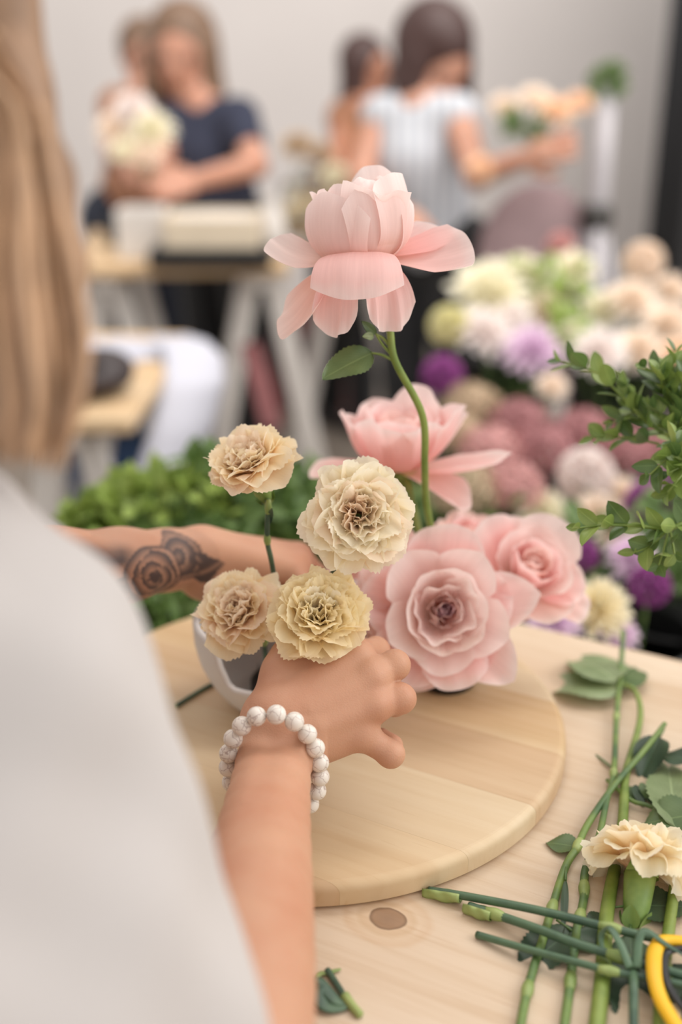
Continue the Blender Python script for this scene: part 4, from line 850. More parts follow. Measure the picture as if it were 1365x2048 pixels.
# upturned carnation on the table
ub = tp(1267, 1862, .004, .016)
o = thing('carnation', 'cut cream carnation lying face away on the stems at the lower right', 'flower', tuple(tp(1267, 2048, .002)))
cup_top = P(1281, 1748, .700); cax = (cup_top - P(1268, 1858, .680)).normalized(); cb = P(1268, 1862, .679)
r_ = np.random.default_rng(5); Lc = (cup_top - cb).length
g = G(); lathe(g, cb, [(.0022, -.001), (.0040, .002), (.0066, Lc * .22), (.0082, Lc * .45), (.0092, Lc * .75), (.0098, Lc * .98), (.0085, Lc), (.004, Lc * .97)], 24, axis=cax)
Q = Vector((0, 0, 1)).rotation_difference(cax).to_matrix()
for k in range(5):
    th = k * 2 * PI / 5 + .2; e = Q @ Vector((math.cos(th), math.sin(th), 0)); t_ = cax.cross(e)
    g.add([cb + cax * Lc * .95 + e * .0100 + t_ * .0052, cb + cax * Lc * .95 + e * .0100 - t_ * .0052, cb + cax * Lc * 1.22 + e * .0120], [(0, 1, 2)])
cx = g.build('calyx', M['calyx'], o)
g = G()
for k in range(4):
    th = k * PI / 2 + .9; e = Q @ Vector((math.cos(th), math.sin(th), 0)); g.add(*leaf_geo(cb + e * .003 - cax * .001, cax + e * .42, e, .015, .0058, curl=-.1, nu=7, nv=8))
g.build('bract', M['calyx'], cx)
for li, (n, sa, ea, L_, W_) in enumerate(((9, (50, 75), (125, 172), .034, .0200), (9, (35, 62), (86, 112), .034, .0190), (9, (18, 45), (50, 80), .032, .017), (7, (5, 25), (15, 45), .029, .014))):
    for i in range(n):
        a0 = r_.uniform(*sa); a1 = r_.uniform(*ea)
        petal(o, M['carn_cream'] if r_.random() < .7 else M['carn'], cup_top - cax * .002, cax, 2 * PI * i / n + li * .4 + r_.normal() * .15, L_ * r_.uniform(.88, 1.08), W_ * r_.uniform(.9, 1.1), [a0 * .4, a0, (a0 + a1) / 2, a1, a1 + r_.uniform(0, 22)],
              Rc=.03 * r_.uniform(.5, 1.2), r0=.0045, z0=.001, rnd=.2, base=.18, ruf=.0022 * r_.uniform(.6, 1.2), rk=r_.uniform(3.5, 6.5), serr=.045, seed=int(r_.integers(1e6)), nu=27, nv=13, crumple=.0012)
st = stem(o, M['bluestem'], [cb, P(1267, 1905, .672), tp(1268, 1955, .0025, .012), tp(1268, 2020, .0025, .010), tp(1268, 2100, .0025, .010)], .0026, nodes=(.40,), nr=1.42)
nd = tp(1268, 1936, .0025, .0135)
for sg, px1 in ((-1, 1236), (1, 1312)):
    pts = [nd + Vector((sg * .002, 0, 0)), nd + Vector((sg * .006, .010, .008)), nd + Vector((sg * .010, .020, .010)), nd + Vector((sg * .014, .020, .003)), nd + Vector((sg * .013, .012, -.003))] if sg < 0 else \
          [nd + Vector((.002, 0, 0)), nd + Vector((.005, .012, .007)), nd + Vector((.010, .018, .010)), nd + Vector((.020, .012, .006)), nd + Vector((.034, .004, .001))]
    pp, rr = catmull(pts, 6, [.0028, .0024, .0022, .0018, .0006]); g = G(); tube(g, pp, rr, 8, flat=.3, up=(0, 0, 1)); g.build('leaf', M['bluestem'], o)
# small offcut near the arm
o = thing('stem_offcut', 'short stem offcut with a curled leaf lying alone on the table near the arm', 'stem', tuple(tp(690, 1990)))
stem(o, M['bluestem'], on_table([(655, 1940), (676, 1972), (693, 2000)], .002), .0019, nodes=(), cut=0)
stem(o, M['node'], on_table([(690, 1992), (705, 2012), (721, 2030)], .0022), [.0030, .0025, .0023], cut=-1, name='lower_stem')
pts = [tp(694, 2005, .002), tp(672, 2000, .003), tp(645, 1972, .006), tp(634, 1966, .007), tp(634, 1990, .005), tp(652, 2012, .003), tp(680, 2015, .002), tp(697, 2006, .002)]
pp, rr = catmull(pts, 6, [.0018, .0034, .0042, .0046, .0046, .0040, .003, .002]); g = G(); tube(g, pp, rr, 10, flat=.16, up=(0, 0, 1)); g.build('curled_leaf', M['bluestem'], o)
pts = on_table([(631, 1962), (640, 1948), (657, 1945), (682, 1938)], .0015); pp, rr = catmull(pts, 6, [.0004, .0016, .0018, .0008]); g = G(); tube(g, pp, rr, 8, flat=.4, up=(0, 0, 1)); g.build('split_leaf', M['node'], o)
# stem tip lying on the board, left of the vase
o = cutstem('dark stem end lying on the round board left of the vase', [(352, 1412), (382, 1393), (412, 1375), (440, 1362)], .0018, 'bluestem', lifts=[BZ - TZ] * 4)
# scissors: yellow handles, blades beyond the frame
o = thing('scissors', 'floral scissors with yellow handles at the lower right edge', 'scissors', tuple(tp(1400, 1950)))
def tq(x, y, z): return PL(x, y, TZ + z)
def loop(pts, rad, m, name, flat=.75):
    pp, rr = catmull(pts, 8, rad); g = G(); tube(g, pp, rr, 12, flat=flat, up=(0, 0, 1)); return g.build(name, m, o)
z_ = .019
loop([tq(1450, 1885, z_), tq(1385, 1884, z_), tq(1345, 1881, z_), tq(1322, 1885, z_), tq(1311, 1905, z_), tq(1309, 1935, z_), tq(1312, 1965, z_ - .001), tq(1322, 1998, z_ - .003), tq(1340, 2030, z_ - .005), tq(1368, 2070, z_ - .007), tq(1420, 2110, z_ - .008), tq(1480, 2080, z_ - .006), tq(1500, 1990, z_), tq(1480, 1910, z_), tq(1450, 1885, z_)], [.0034, .0034, .0036, .0042, .0046, .0044, .0042, .0042, .0042, .0042, .0040, .0040, .0040, .0038, .0034], M['yellow'], 'handle')
loop([tq(1440, 1900, z_), tq(1375, 1897, z_), tq(1338, 1903, z_), tq(1330, 1925, z_), tq(1336, 1965, z_ - .001), tq(1358, 2005, z_ - .003), tq(1395, 2040, z_ - .005), tq(1440, 2050, z_ - .006), tq(1470, 1990, z_), tq(1460, 1925, z_), tq(1440, 1900, z_)], [.0022] * 11, M['blackplastic'], 'grip_lining', .7)
loop([tq(1560, 1900, z_), tq(1600, 1880, z_), tq(1680, 1890, z_), tq(1720, 1960, z_ - .004), tq(1690, 2040, z_ - .008), tq(1620, 2040, z_ - .008), tq(1570, 1970, z_ - .002), tq(1560, 1900, z_)], [.0038] * 8, M['yellow'], 'handle')
g = G(); bar(g, tq(1470, 1900, z_), tq(1640, 1700, .008), .003, .011); g.build('blade', M['metal'], o); g = G(); bar(g, tq(1570, 1900, z_ + .001), tq(1600, 1690, .010), .003, .011); g.build('blade', M['metal'], o)
g = G(); lathe(g, tq(1545, 1815, z_ - .004), [(.004, 0), (.0042, .006), (.003, .007)], 16); g.build('screw', M['metal'], o)

# ================================================================ BOXWOOD SPRIGS AT THE RIGHT
BV = Vector((.40, .66, TZ))
bvz = thing('glass_jar', 'grey stoneware jar holding the boxwood sprigs, right of the stems', 'vase', tuple(BV))
g = G(); lathe(g, BV, [(.03, 0), (.036, .003), (.040, .03), (.038, .08), (.028, .105), (.030, .115), (.026, .115), (.024, .10), (.034, .07), (.034, .01)], 36); g.build('body', M['ceramic'], bvz)
bvz.name = 'stoneware_jar'
def sprig(label, pts, side_tw, seed, L=.0195, W=.0052, gap=.0095, start=.35, mk=('box', 'boxdark')):
    r_ = random.Random(seed); pw = [P(*q) for q in pts] + [P(1460, pts[-1][1] + 60, .80), BV + Vector((-.01, 0, .16)), BV + Vector((0, 0, .02))]
    o = thing('boxwood_sprig', label, 'sprig', tuple(BV + Vector((0, 0, .01)))); lines = [(pw, len(pts))] + [([P(*q) for q in t_], len(t_)) for t_ in side_tw]
    for li, (ln, nv_) in enumerate(lines):
        pp = catmull(ln, 10); nl = (nv_ - 1) * 10 if li == 0 else len(pp) - 1
        g = G(); tube(g, pp, [.0006 + .0012 * min(1, i / 60) for i in range(len(pp))], 7); g.build('stem', M['rosestem'], o)
        acc = 0; k = 0; last = -1
        for i in range(nl + (10 if li == 0 else 0)):
            if i >= len(pp) - 1: break
            seg_ = (pp[i + 1] - pp[i]).length; acc += seg_
            if acc >= last + gap * r_.uniform(.75, 1.2) or i == 0:
                last = acc; k += 1; t = (pp[i] - pp[i + 1]).normalized(); rot = k * PI / 2 + r_.uniform(-.4, .4)
                a = t.orthogonal().normalized(); b_ = t.cross(a); e = a * math.cos(rot) + b_ * math.sin(rot)
                gr = min(1, .55 + acc / .03)
                for sg in (1, -1):
                    d = (t * r_.uniform(.7, 1.1) + e * sg * r_.uniform(.6, 1.0) + Vector((0, 0, .25))).normalized(); nn = (t - d * t.dot(d)) + Vector((0, 0, .6)) + TOCAM * .3
                    leaf(o, M[mk[0] if r_.random() < .6 else mk[1]], pp[i] + e * sg * .0006, d, nn, L * gr * r_.uniform(.8, 1.15), W * gr * r_.uniform(.85, 1.2), curl=r_.uniform(-.1, .35), fold=.3, nu=5, nv=9)
    return o
sprig('upper boxwood sprig reaching left over the black buckets', [(1122, 722, .83), (1188, 742, .825), (1248, 796, .82), (1301, 850, .82), (1375, 890, .82)], [[(1188, 875, .82), (1252, 875, .822), (1320, 888, .82)], [(1226, 846, .83), (1270, 826, .825), (1300, 848, .82)], [(1250, 770, .83), (1262, 800, .825), (1290, 838, .82)]], 1)
sprig('boxwood sprig standing up at the right edge, highest of the boxwood', [(1352, 705, .80), (1345, 760, .80), (1352, 830, .80), (1362, 900, .80)], [[(1292, 735, .80), (1318, 752, .80), (1345, 800, .80)], [(1320, 740, .79), (1330, 790, .80), (1352, 840, .80)], [(1310, 815, .80), (1335, 850, .80), (1358, 880, .80)], [(1368, 745, .79), (1362, 800, .8), (1362, 880, .8)]], 2, W=.0056)
sprig('boxwood sprig in the middle of the right edge, curling downward', [(1300, 950, .77), (1340, 915, .77), (1362, 920, .77), (1385, 930, .78)], [[(1352, 865, .77), (1348, 900, .77), (1365, 922, .77)], [(1335, 985, .77), (1356, 960, .77), (1375, 940, .78)], [(1340, 945, .765), (1362, 935, .77), (1378, 930, .77)]], 3, W=.0056)
sprig('lowest boxwood sprig pointing left with paired oval leaves', [(1160, 1056, .755), (1190, 1052, .755), (1222, 1050, .757), (1279, 1052, .76), (1336, 1059, .765), (1380, 1050, .77)], [[(1272, 1104, .76), (1300, 1092, .762), (1330, 1066, .765)], [(1318, 1130, .76), (1328, 1100, .763), (1336, 1068, .765)], [(1350, 1108, .76), (1346, 1085, .763), (1342, 1064, .765)]], 4, W=.0060, gap=.0115, L=.0185)

# ================================================================ BACKGROUND: TABLES
def trestle_table(label, fl, fr_, bl_, br_, z, trest, name='pine_table', thick=.03, wood='bgwood'):
    """corners given as ground-plan points"""
    c_ = (fl + br_) / 2; u = (fr_ - fl); L = u.length; u.normalize(); v = Vector((-u.y, u.x, 0)); D = (bl_ - fl).dot(v)
    R = Matrix((u, v, Vector((0, 0, 1)))).transposed(); c_ = fl + u * L / 2 + v * D / 2
    o = thing(name, label, 'table', (c_.x, c_.y, 0)); o.rotation_euler = (0, 0, math.atan2(u.y, u.x))
    g = G(); box(g, (c_.x, c_.y, z - thick / 2), (L, D, thick), R=R, bev=.004); g.build('tabletop', M[wood], o, smooth=False)
    for x in trest:
        tp_ = fl + u * x + v * D / 2; zt = z - thick
        for sg in (-1, 1):
            g = G()
            for sh in (-1, 1): bar(g, tp_ + v * sh * (D * .36) + u * sg * .03 + Vector((0, 0, zt - .03)), tp_ + v * sh * (D * .36) + u * sg * .20 + Vector((0, 0, .002)), .05, .028, up=v)
            f1 = .45
            bar(g, tp_ - v * D * .36 + u * sg * (.03 + .17 * f1) + Vector((0, 0, (zt - .03) * (1 - f1))), tp_ + v * D * .36 + u * sg * (.03 + .17 * f1) + Vector((0, 0, (zt - .03) * (1 - f1))), .02, .05)
            g.build('trestle_leg', M['whitewood'], o, smooth=False)
        g = G(); bar(g, tp_ - v * D * .45 + Vector((0, 0, zt - .022)), tp_ + v * D * .45 + Vector((0, 0, zt - .022)), .07, .042); g.build('trestle_beam', M['whitewood'], o, smooth=False)
    return o, u, v, c_
def gp(x, y, z): q = PL(x, y, z); return Vector((q.x, q.y, 0))
Z1 = .90
A, B_ = gp(120, 534, Z1), gp(578, 528, Z1); D_ = Vector((A.x - .01, A.y + .62, 0))
t1, u1, v1, c1 = trestle_table('pine trestle table in front of the woman in the navy T-shirt', A, B_, D_, None or (B_ + (D_ - A)), Z1, (.10, .50))
Z2 = .84
A = gp(-260, 838, Z2); B_ = gp(262, 838, Z2); dr = (gp(395, 652, Z2) - B_); D_ = A + Vector((0, .52, 0))
# skewed second table: square to its own right edge
vv_ = Vector((dr.x, dr.y, 0)).normalized(); uu_ = Vector((vv_.y, -vv_.x, 0)); A = B_ - uu_ * .75; D_ = A + vv_ * .60
t2, u2, v2, c2 = trestle_table('pale wooden table at the left edge with open papers and a dark bag on it', A, B_, D_, B_ + vv_ * .60, Z2, (.14, .62), thick=.028)
Z3 = .90
A = gp(540, 478, Z3) + Vector((0, .22, 0)); B_ = A + Vector((.46, 0, 0)); D_ = A + Vector((0, .6, 0))
t3, u3, v3, c3 = trestle_table('far pine table with jars and vases between the two groups of people', A, B_, D_, B_ + Vector((0, .6, 0)), Z3, (.23,))

def simple(name, label, cat, prof, c_, m, seg=28, group=None, rim=None):
    o = thing(name, label, cat, tuple(c_), group); g = G(); lathe(g, c_, prof, seg); g.build('body', m, o)
    if rim: r0_, z0_ = rim; h = G(); lathe(h, c_, [(r0_ - .002, z0_ - .003), (r0_ + .003, z0_ - .002), (r0_ + .003, z0_ + .002), (r0_ - .002, z0_ + .002), (r0_ - .002, z0_ - .003)], seg, closed=True); h.build('rim', m, o)
    return o
M['beige'] = plain('beige_paper', (216, 200, 176), .8, .04, 10); M['glass'] = None
def glassm():
    m, nt, b = newmat('clear_glass'); b.inputs['Transmission Weight'].default_value = 1; b.inputs['Roughness'].default_value = .03; b.inputs['IOR'].default_value = 1.45; b.inputs['Base Color'].default_value = (.95, .97, .95, 1); return m
M['glass'] = glassm()
def on_t(x, d, z): # a point at table height whose image column is x and depth d
    q = P(x, 1024, d); a = (x - 682.5) / FPX; y_ = (d - (CAMH - z) * _s) / _c; return Vector((a * d, y_, z))
# white square vase, open wooden crate, dark tray on table 1
q = on_t(290, 2.98, Z1)
o = thing('square_vase', 'white square vase left of the beige crate on the trestle table', 'vase', tuple(q)); g = G()
for dx, dy, sx, sy in ((0, -.055, .12, .008), (0, .055, .12, .008), (-.056, 0, .008, .11), (.056, 0, .008, .11)): box(g, q + Vector((dx, dy, .062)), (sx, sy, .12), bev=.002)
g.build('wall', M['whitewood'], o, smooth=False); g = G(); box(g, q + Vector((0, 0, .004)), (.112, .112, .007)); g.build('base', M['whitewood'], o, smooth=False)
q = on_t(430, 2.93, Z1)
o = thing('tray', 'deep black tray under the beige crate on the trestle table', 'tray', tuple(q)); g = G(); box(g, q + Vector((0, 0, .017)), (.27, .22, .032), bev=.004); g.build('base', M['blackplastic'], o, smooth=False)
g = G()
for dx, dy, sx, sy in ((0, -.12, .30, .010), (0, .12, .30, .010), (-.147, 0, .010, .24), (.147, 0, .010, .24)): box(g, q + Vector((dx, dy, .020)), (sx, sy, .040), bev=.002)
g.build('rim', M['blackplastic'], o, smooth=False); q = q + Vector((0, .01, .024))
o = thing('crate', 'beige paper lined crate standing on the black tray', 'crate', tuple(q + Vector((0, .02, .010)))); q2 = q + Vector((0, .02, .010)); g = G()
for dx, dy, sx, sy in ((0, -.085, .24, .008), (0, .085, .24, .008), (-.116, 0, .008, .17), (.116, 0, .008, .17)): box(g, q2 + Vector((dx, dy, .040)), (sx, sy, .075), bev=.002)
g.build('side', M['beige'], o, smooth=False); g = G(); box(g, q2 + Vector((0, 0, .003)), (.236, .17, .006)); g.build('base', M['beige'], o, smooth=False)
g = G(); box(g, q2 + Vector((0, 0, .062)), (.225, .162, .01)); g.build('paper_lining', M['whitewood'], o, smooth=False)
simple('bottle_vase', 'tall white bottle vase at the right end of the trestle table', 'vase', [(.022, 0), (.033, .004), (.038, .05), (.033, .10), (.020, .125), (.019, .15), (.022, .155)], on_t(545, 2.98, Z1), M['whitewood'])
simple('dark_bowl', 'small dark bowl beside the white square vase', 'bowl', [(.018, 0), (.022, .003), (.04, .03), (.045, .06), (.043, .06), (.036, .03), (.01, .008)], on_t(238, 3.15, Z1), M['blackplastic'])
for i, (x, d, h, lab) in enumerate(((590, 3.45, .13, 'glass jar leftmost on the far pine table'), (628, 3.5, .17, 'taller glass jar second on the far pine table'), (664, 3.4, .12, 'glass jar nearest the woman on the far pine table'))):
    simple('glass_jar', lab, 'jar', [(.03, 0), (.04, .003), (.042, h * .75), (.034, h * .9), (.036, h), (.033, h), (.031, h * .9), (.038, h * .72), (.036, .01), (.01, .006)], on_t(x, d, Z3), M['glass'])
# table 2: papers, dark bag
q = c2 + Vector((.02, .12, Z2)); q = on_t(185, 2.28, Z2)
o = thing('paper_stack', 'white papers spread on the left wooden table', 'paper', tuple(q))
for k, (dx, dy, rz) in enumerate(((0, 0, .1), (.10, .03, -.2), (-.09, .02, .3))): g = G(); box(g, q + Vector((dx, dy, .002 + .0015 * k)), (.21, .15, .0012), rz); g.build('sheet', M['paper'], o, smooth=False)
q = on_t(150, 2.02, Z2)
o = thing('bag', 'dark brown leather bag lying on the left wooden table', 'bag', tuple(q)); M['brown'] = plain('dark_brown_leather', (52, 42, 42), .55, .2, 20)
sdf([([ell(q + Vector((0, 0, .034)), (.10, .075, .036), k=.02), ell(q + Vector((.05, .02, .045)), (.05, .05, .03), k=.03), ell(q + Vector((-.05, -.01, .035)), (.06, .05, .03), k=.03)], .006)], 'body', M['brown'], o)
g = G(); pp = catmull([q + Vector((-.07, -.03, .05)), q + Vector((-.04, -.07, .08)), q + Vector((.03, -.07, .085)), q + Vector((.07, -.02, .05))], 8); tube(g, pp, .005, 8); g.build('handle', M['brown'], o)
q = on_t(330, 2.50, Z2); 
# sheet of white paper hanging over the side of table 2
o = thing('paper_roll', 'long sheet of white paper hanging off the side of the left wooden table', 'paper', tuple(P(380, 690, 2.15)))
g = G(); vv = []; ff = []; rows = [(372, 668, 2.36, 300, 668, 2.30), (415, 680, 2.33, 318, 684, 2.26), (447, 712, 2.28, 330, 712, 2.2), (452, 760, 2.24, 326, 770, 2.14), (430, 850, 2.21, 300, 860, 2.10), (392, 940, 2.19, 276, 930, 2.08), (366, 985, 2.18, 268, 975, 2.07)]
rs = []
for i in range(len(rows) - 1):
    for k in range(5): t = k / 5; rs.append([rows[i][j] * (1 - t) + rows[i + 1][j] * t for j in range(6)])
rs.append(rows[-1])
for r in rs:
    a = P(*r[:3]); b_ = P(*r[3:])
    for k in range(9): t = k / 8; vv.append(a.lerp(b_, t) + Vector((.012, -.02, .0)) * math.sin(t * PI))
for i in range(len(rs) - 1):
    for k in range(8): ff.append((i * 9 + k, i * 9 + k + 1, (i + 1) * 9 + k + 1, (i + 1) * 9 + k))
g.add(vv, ff); sh = g.build('sheet', M['paper'], o); md = sh.modifiers.new('t', 'SOLIDIFY'); md.thickness = .0008
# storage under table 1: shelf with brown boxes; blue crate under table 2
M['cardboard'] = plain('brown_cardboard', (128, 98, 80), .85, .1, 8); M['blue'] = plain('navy_blue_plastic', (38, 62, 96), .5, .1, 8); M['maroon'] = plain('dark_red_cloth', (112, 66, 66), .85, .15, 12)
def openbox(name, label, cat, c_, s_, m, rz=0):
    o = thing(name, label, cat, tuple(c_)); g = G(); R = Matrix.Rotation(rz, 3, 'Z'); t = .006
    for dx, dy, sx, sy in ((0, -.5, 1, 0), (0, .5, 1, 0), (-.5, 0, 0, 1), (.5, 0, 0, 1)):
        box(g, Vector(c_) + R @ Vector((dx * s_[0], dy * s_[1], s_[2] / 2)), (s_[0] if sx else t, s_[1] if sy else t, s_[2]), R=R)
    g.build('side', m, o, smooth=False); g = G(); box(g, Vector(c_) + Vector((0, 0, t / 2)), (s_[0], s_[1], t), R=R); g.build('base', m, o, smooth=False)
    g = G(); box(g, Vector(c_) + R @ Vector((0, -s_[1] * .5 - s_[1] * .12, s_[2] - .01)), (s_[0], s_[1] * .26, .004), R=R); g.build('flap', m, o, smooth=False); return o
q = PL(300, 620, .45); openbox('cardboard_box', 'brown cardboard box under the trestle table behind', 'box', (q.x, q.y + .35, 0), (.55, .38, .50), M['cardboard'])
openbox('cardboard_box', 'second brown box further right under the trestle table', 'box', (q.x + .62, q.y + .30, 0), (.34, .34, .36), M['maroon'])
q = PL(170, 900, .45); openbox('crate', 'dark blue plastic crate under the left wooden table', 'crate', (q.x + .06, q.y + .22, 0), (.32, .30, .52), M['blue'], .4)
# maroon cloth strip hanging between trestle legs
q0 = P(500, 690, 2.95); q1 = P(545, 860, 2.8); o = thing('fabric_strip', 'dark red folded cloth hanging between the white trestle legs', 'cloth', tuple(q1)); g = G(); bar(g, q0, q1, .05, .02); g.build('cloth', M['maroon'], o, smooth=False)

# ---------------- chair, tripod
M['mauve'] = plain('mauve_fabric', (158, 134, 136), .85, .08, 20); M['grey'] = plain('pale_grey_paint', (190, 186, 190), .5, .05, 10)
q = PL(1080, 560, .46); cx_ = P(1078, 460, 3.1)
o = thing('round_back_chair', 'mauve chair with a rounded back behind the dahlias', 'chair', (cx_.x, cx_.y + .1, 0))
prim = [ell((cx_.x, cx_.y + .02, .86), (.165, .04, .21), k=.02), cap((cx_.x - .1, cx_.y + .03, .48), (cx_.x - .09, cx_.y + .02, .80), .02), cap((cx_.x + .1, cx_.y + .03, .48), (cx_.x + .09, cx_.y + .02, .80), .02)]; sdf([(prim, .012)], 'backrest', M['mauve'], o)
sdf([([ell((cx_.x, cx_.y + .2, .47), (.21, .20, .045), k=.02)], .012)], 'seat', M['mauve'], o)
for dx in (-.15, .15):
    for dy in (.04, .34): g = G(); tube(g, [(cx_.x + dx, cx_.y + dy, .46), (cx_.x + dx * 1.15, cx_.y + dy, .003)], [.012, .009], 10); g.build('leg', M['grey'], o)
q = P(1205, 300, 3.0); fz = Vector((q.x, q.y, 0))
o = thing('tripod_stand', 'pale grey tripod stand with a clump of green moss on top', 'stand', tuple(fz)); g = G(); tube(g, [fz + Vector((0, 0, .70)), fz + Vector((0, 0, 1.10)), fz + Vector((0, 0, q.z + .16))], [.030, .028, .024], 14); g.build('pole', M['grey'], o)
g = G(); ball(g, fz + Vector((0, 0, .98)), (.045, .045, .05), 16, 10); g.build('collar', M['metal'], o)
for k in range(3):
    a = k * 2 * PI / 3 + .5; g = G(); tube(g, [fz + Vector((.02 * math.cos(a), .02 * math.sin(a), .97)), fz + Vector((.30 * math.cos(a), .30 * math.sin(a), .01))], [.014, .011], 10); g.build('leg', M['grey'], o)
def leafball(g, c_, r_, n, L, W, seed):
    q_ = np.random.default_rng(seed)
    for i in range(n):
        d = q_.normal(size=3); d /= np.linalg.norm(d); p_ = Vector(c_) + Vector(d * r_ * q_.uniform(.55, 1.0)); dd = Vector(d) + Vector(q_.normal(size=3) * .6)
        g.add(*leaf_geo(p_, dd, Vector(q_.normal(size=3)) + TOCAM, L * q_.uniform(.7, 1.2), W, curl=.2, nu=3, nv=4))
    return g
g = G(); leafball(g, fz + Vector((0, 0, q.z + .17)), .035, 120, .03, .010, 3); mo = g.build('moss', M['bushdark'], o); mo['kind'] = 'stuff'

# ---------------- people
def person(name, label, base, head, look, sh_l, sh_r, el_l, ha_l, el_r, ha_r, hairm, topm, trm, skin='skin2', sleeve=.45, hairlen=.25, head_r=.085, bun=False):
    """_l/_r = the person's left and right joints, world points; base = mid-point between the feet"""
    o = thing(name, label, 'person', (base[0], base[1], 0)); head = Vector(head); look = Vector(look).normalized(); up = Vector((0, 0, 1)); up = (up - look * up.dot(look)).normalized(); rt = look.cross(up)
    Mh = np.array(Matrix((rt, look, up)).transposed()); k = head_r / .085; S = []; B = []
    neck = (sh_l + sh_r) / 2 + Vector((0, 0, .02)); hipz = .86; hx = base[0]; hy = base[1]; hd2 = (sh_r - sh_l); hd2.z = 0; hd2.normalize()
    hL = Vector((hx, hy, hipz)) - hd2 * .085; hR = Vector((hx, hy, hipz)) + hd2 * .085
    B.append(ell(head, (.072 * k, .088 * k, .090 * k), Mh, .02)); B.append(ell(head + look * .03 * k - up * .055 * k, (.048 * k, .055 * k, .055 * k), Mh, .03))
    B.append(ell(head + look * .090 * k - up * .022 * k, (.011 * k, .016 * k, .020 * k), Mh, .012)); B.append(ell(head + look * .078 * k - up * .056 * k, (.020 * k, .010 * k, .006 * k), Mh, .006))
    for sg in (-1, 1): B.append(ell(head + rt * sg * .073 * k - up * .012 * k, (.010, .016, .027), Mh, .006)); B.append(ell(head + rt * sg * .03 * k + look * .086 * k + up * .002, (.015, .012, .011), Mh, .005, True))
    B.append(cap(head - up * .05 - look * .02, neck, .050, .055, .03)); B.append(cap(sh_l, sh_r, .042, .042, .05)); B.append(cap(neck - Vector((0, 0, .14)), (hL + hR) / 2, .09, .10, .05))
    for sh, el, ha in ((sh_l, el_l, ha_l), (sh_r, el_r, ha_r)):
        B += chain([sh, el], [.045, .037], .02); d = (ha - el).normalized(); B += chain([el, ha], [.037, .024], .01)
        sd = d.cross(TOCAM).normalized(); nn = d.cross(sd); B.append(ell(ha + d * .045, (.018, .042, .040), np.array(Matrix((nn, d, sd)).transposed()), .012))
        for f in range(4): s0 = ha + d * .078 + sd * (f - 1.5) * .019; B += chain([s0, s0 + d * .035 + nn * .008, s0 + d * (.055 + .006 * (f in (1, 2))) + nn * .024], [.0095, .0088, .0075], .003)
        B += chain([ha + d * .02 + sd * .035, ha + d * .055 + sd * .055 + nn * .012, ha + d * .078 + sd * .052 + nn * .022], [.012, .011, .009], .006)
    for h_ in (hL, hR): B += chain([h_, Vector((h_.x, h_.y + .01, .48)), Vector((h_.x, h_.y + .03, .08))], [.08, .055, .042], .03)
    sdf([(B, .0075)], 'body', M[skin], o)
    T = [cap(sh_l, sh_r, .062, .062, .05), cap(neck - Vector((0, 0, .14)), Vector((hx, hy, hipz + .04)), .120, .128, .06)]
    for sh, el in ((sh_l, el_l), (sh_r, el_r)):
        if sleeve > 0: T.append(cap(sh, sh.lerp(el, sleeve), .060, .058, .02))
    sdf([(T, .010)], 'top', M[topm], o)
    Tr = [cap(hL, hR, .105, .105, .05)]
    for h_ in (hL, hR): Tr += chain([h_, Vector((h_.x, h_.y + .01, .48)), Vector((h_.x, h_.y + .03, .10))], [.098, .070, .058], .03)
    sdf([(Tr, .012)], 'trousers', M[trm], o)
    for h_ in (hL, hR):
        f_ = Vector((look.x, look.y, 0)).normalized(); q = Vector((h_.x, h_.y + .03, .036)); sdf([([cap(q - f_ * .04, q + f_ * .13, .036, .028, .02)], .010)], 'shoe', M['brown'], o)
    Hh = [ell(head - look * .020 * k + up * .020 * k, (.086 * k, .096 * k, .094 * k), Mh, .02)]
    if hairlen:
        for i in range(9):
            a = PI * .12 - PI * 1.24 * i / 8; e = rt * math.cos(a) + look * math.sin(a); p0 = head + e * .070 * k + up * .02
            Hh += chain([p0, head + e * .082 * k - Vector((0, 0, hairlen * .5)), head + e * .078 * k - Vector((0, 0, hairlen))], [.030, .026, .012], .015)
    Hh += [ell(head + look * .088 * k - up * .045 * k, (.056 * k, .050 * k, .090 * k), Mh, .02, True)]
    if bun: Hh.append(ell(head - look * .09 + up * .06, (.04, .04, .04), Mh, .02))
    sdf([(Hh, .0075)], 'hair', M[hairm], o)
    for sg in (-1, 1): g = G(); ball(g, head + rt * sg * .03 * k + look * .074 * k + up * .002, .012 * k, 10, 8); g.build('eye', M['eye'], o)
    return o
M['navy'] = plain('navy_cotton', (44, 48, 66), .9, .08, 20); M['darkhair'] = plain('dark_brown_hair', (62, 38, 34), .5, .2, 50); M['brownhair'] = plain('light_brown_hair', (112, 86, 66), .5, .2, 50)
M['rust'] = plain('rust_brown_cotton', (160, 112, 84), .9, .08, 20)
def stripes():
    m, nt, b = newmat('white_striped_cotton'); L = nt.links.new; tc = N(nt, 'ShaderNodeTexCoord'); wv = N(nt, 'ShaderNodeTexWave', bands_direction='X'); wv.inputs['Scale'].default_value = 9; wv.inputs['Distortion'].default_value = .6
    L(tc.outputs['Object'], wv.inputs['Vector']); r = ramp(nt, [(.35, srgb(200, 202, 206)), (.8, srgb(170, 174, 183))]); L(wv.outputs['Fac'], r.inputs['Fac']); L(r.outputs[0], b.inputs['Base Color']); b.inputs['Roughness'].default_value = .9; return m
M['stripe'] = stripes()
person('person', 'woman with long light brown hair in a navy T-shirt behind the trestle table', (-.37, 3.66), P(364, 100, 3.45), Vector((-.12, -.95, -.25)),
       sh_l=P(478, 238, 3.42), sh_r=P(352, 235, 3.52), el_l=P(512, 330, 3.32), ha_l=P(392, 360, 3.16), el_r=P(318, 330, 3.42), ha_r=P(315, 352, 3.2), hairm='brownhair', topm='navy', trm='black', hairlen=.24, head_r=.106)
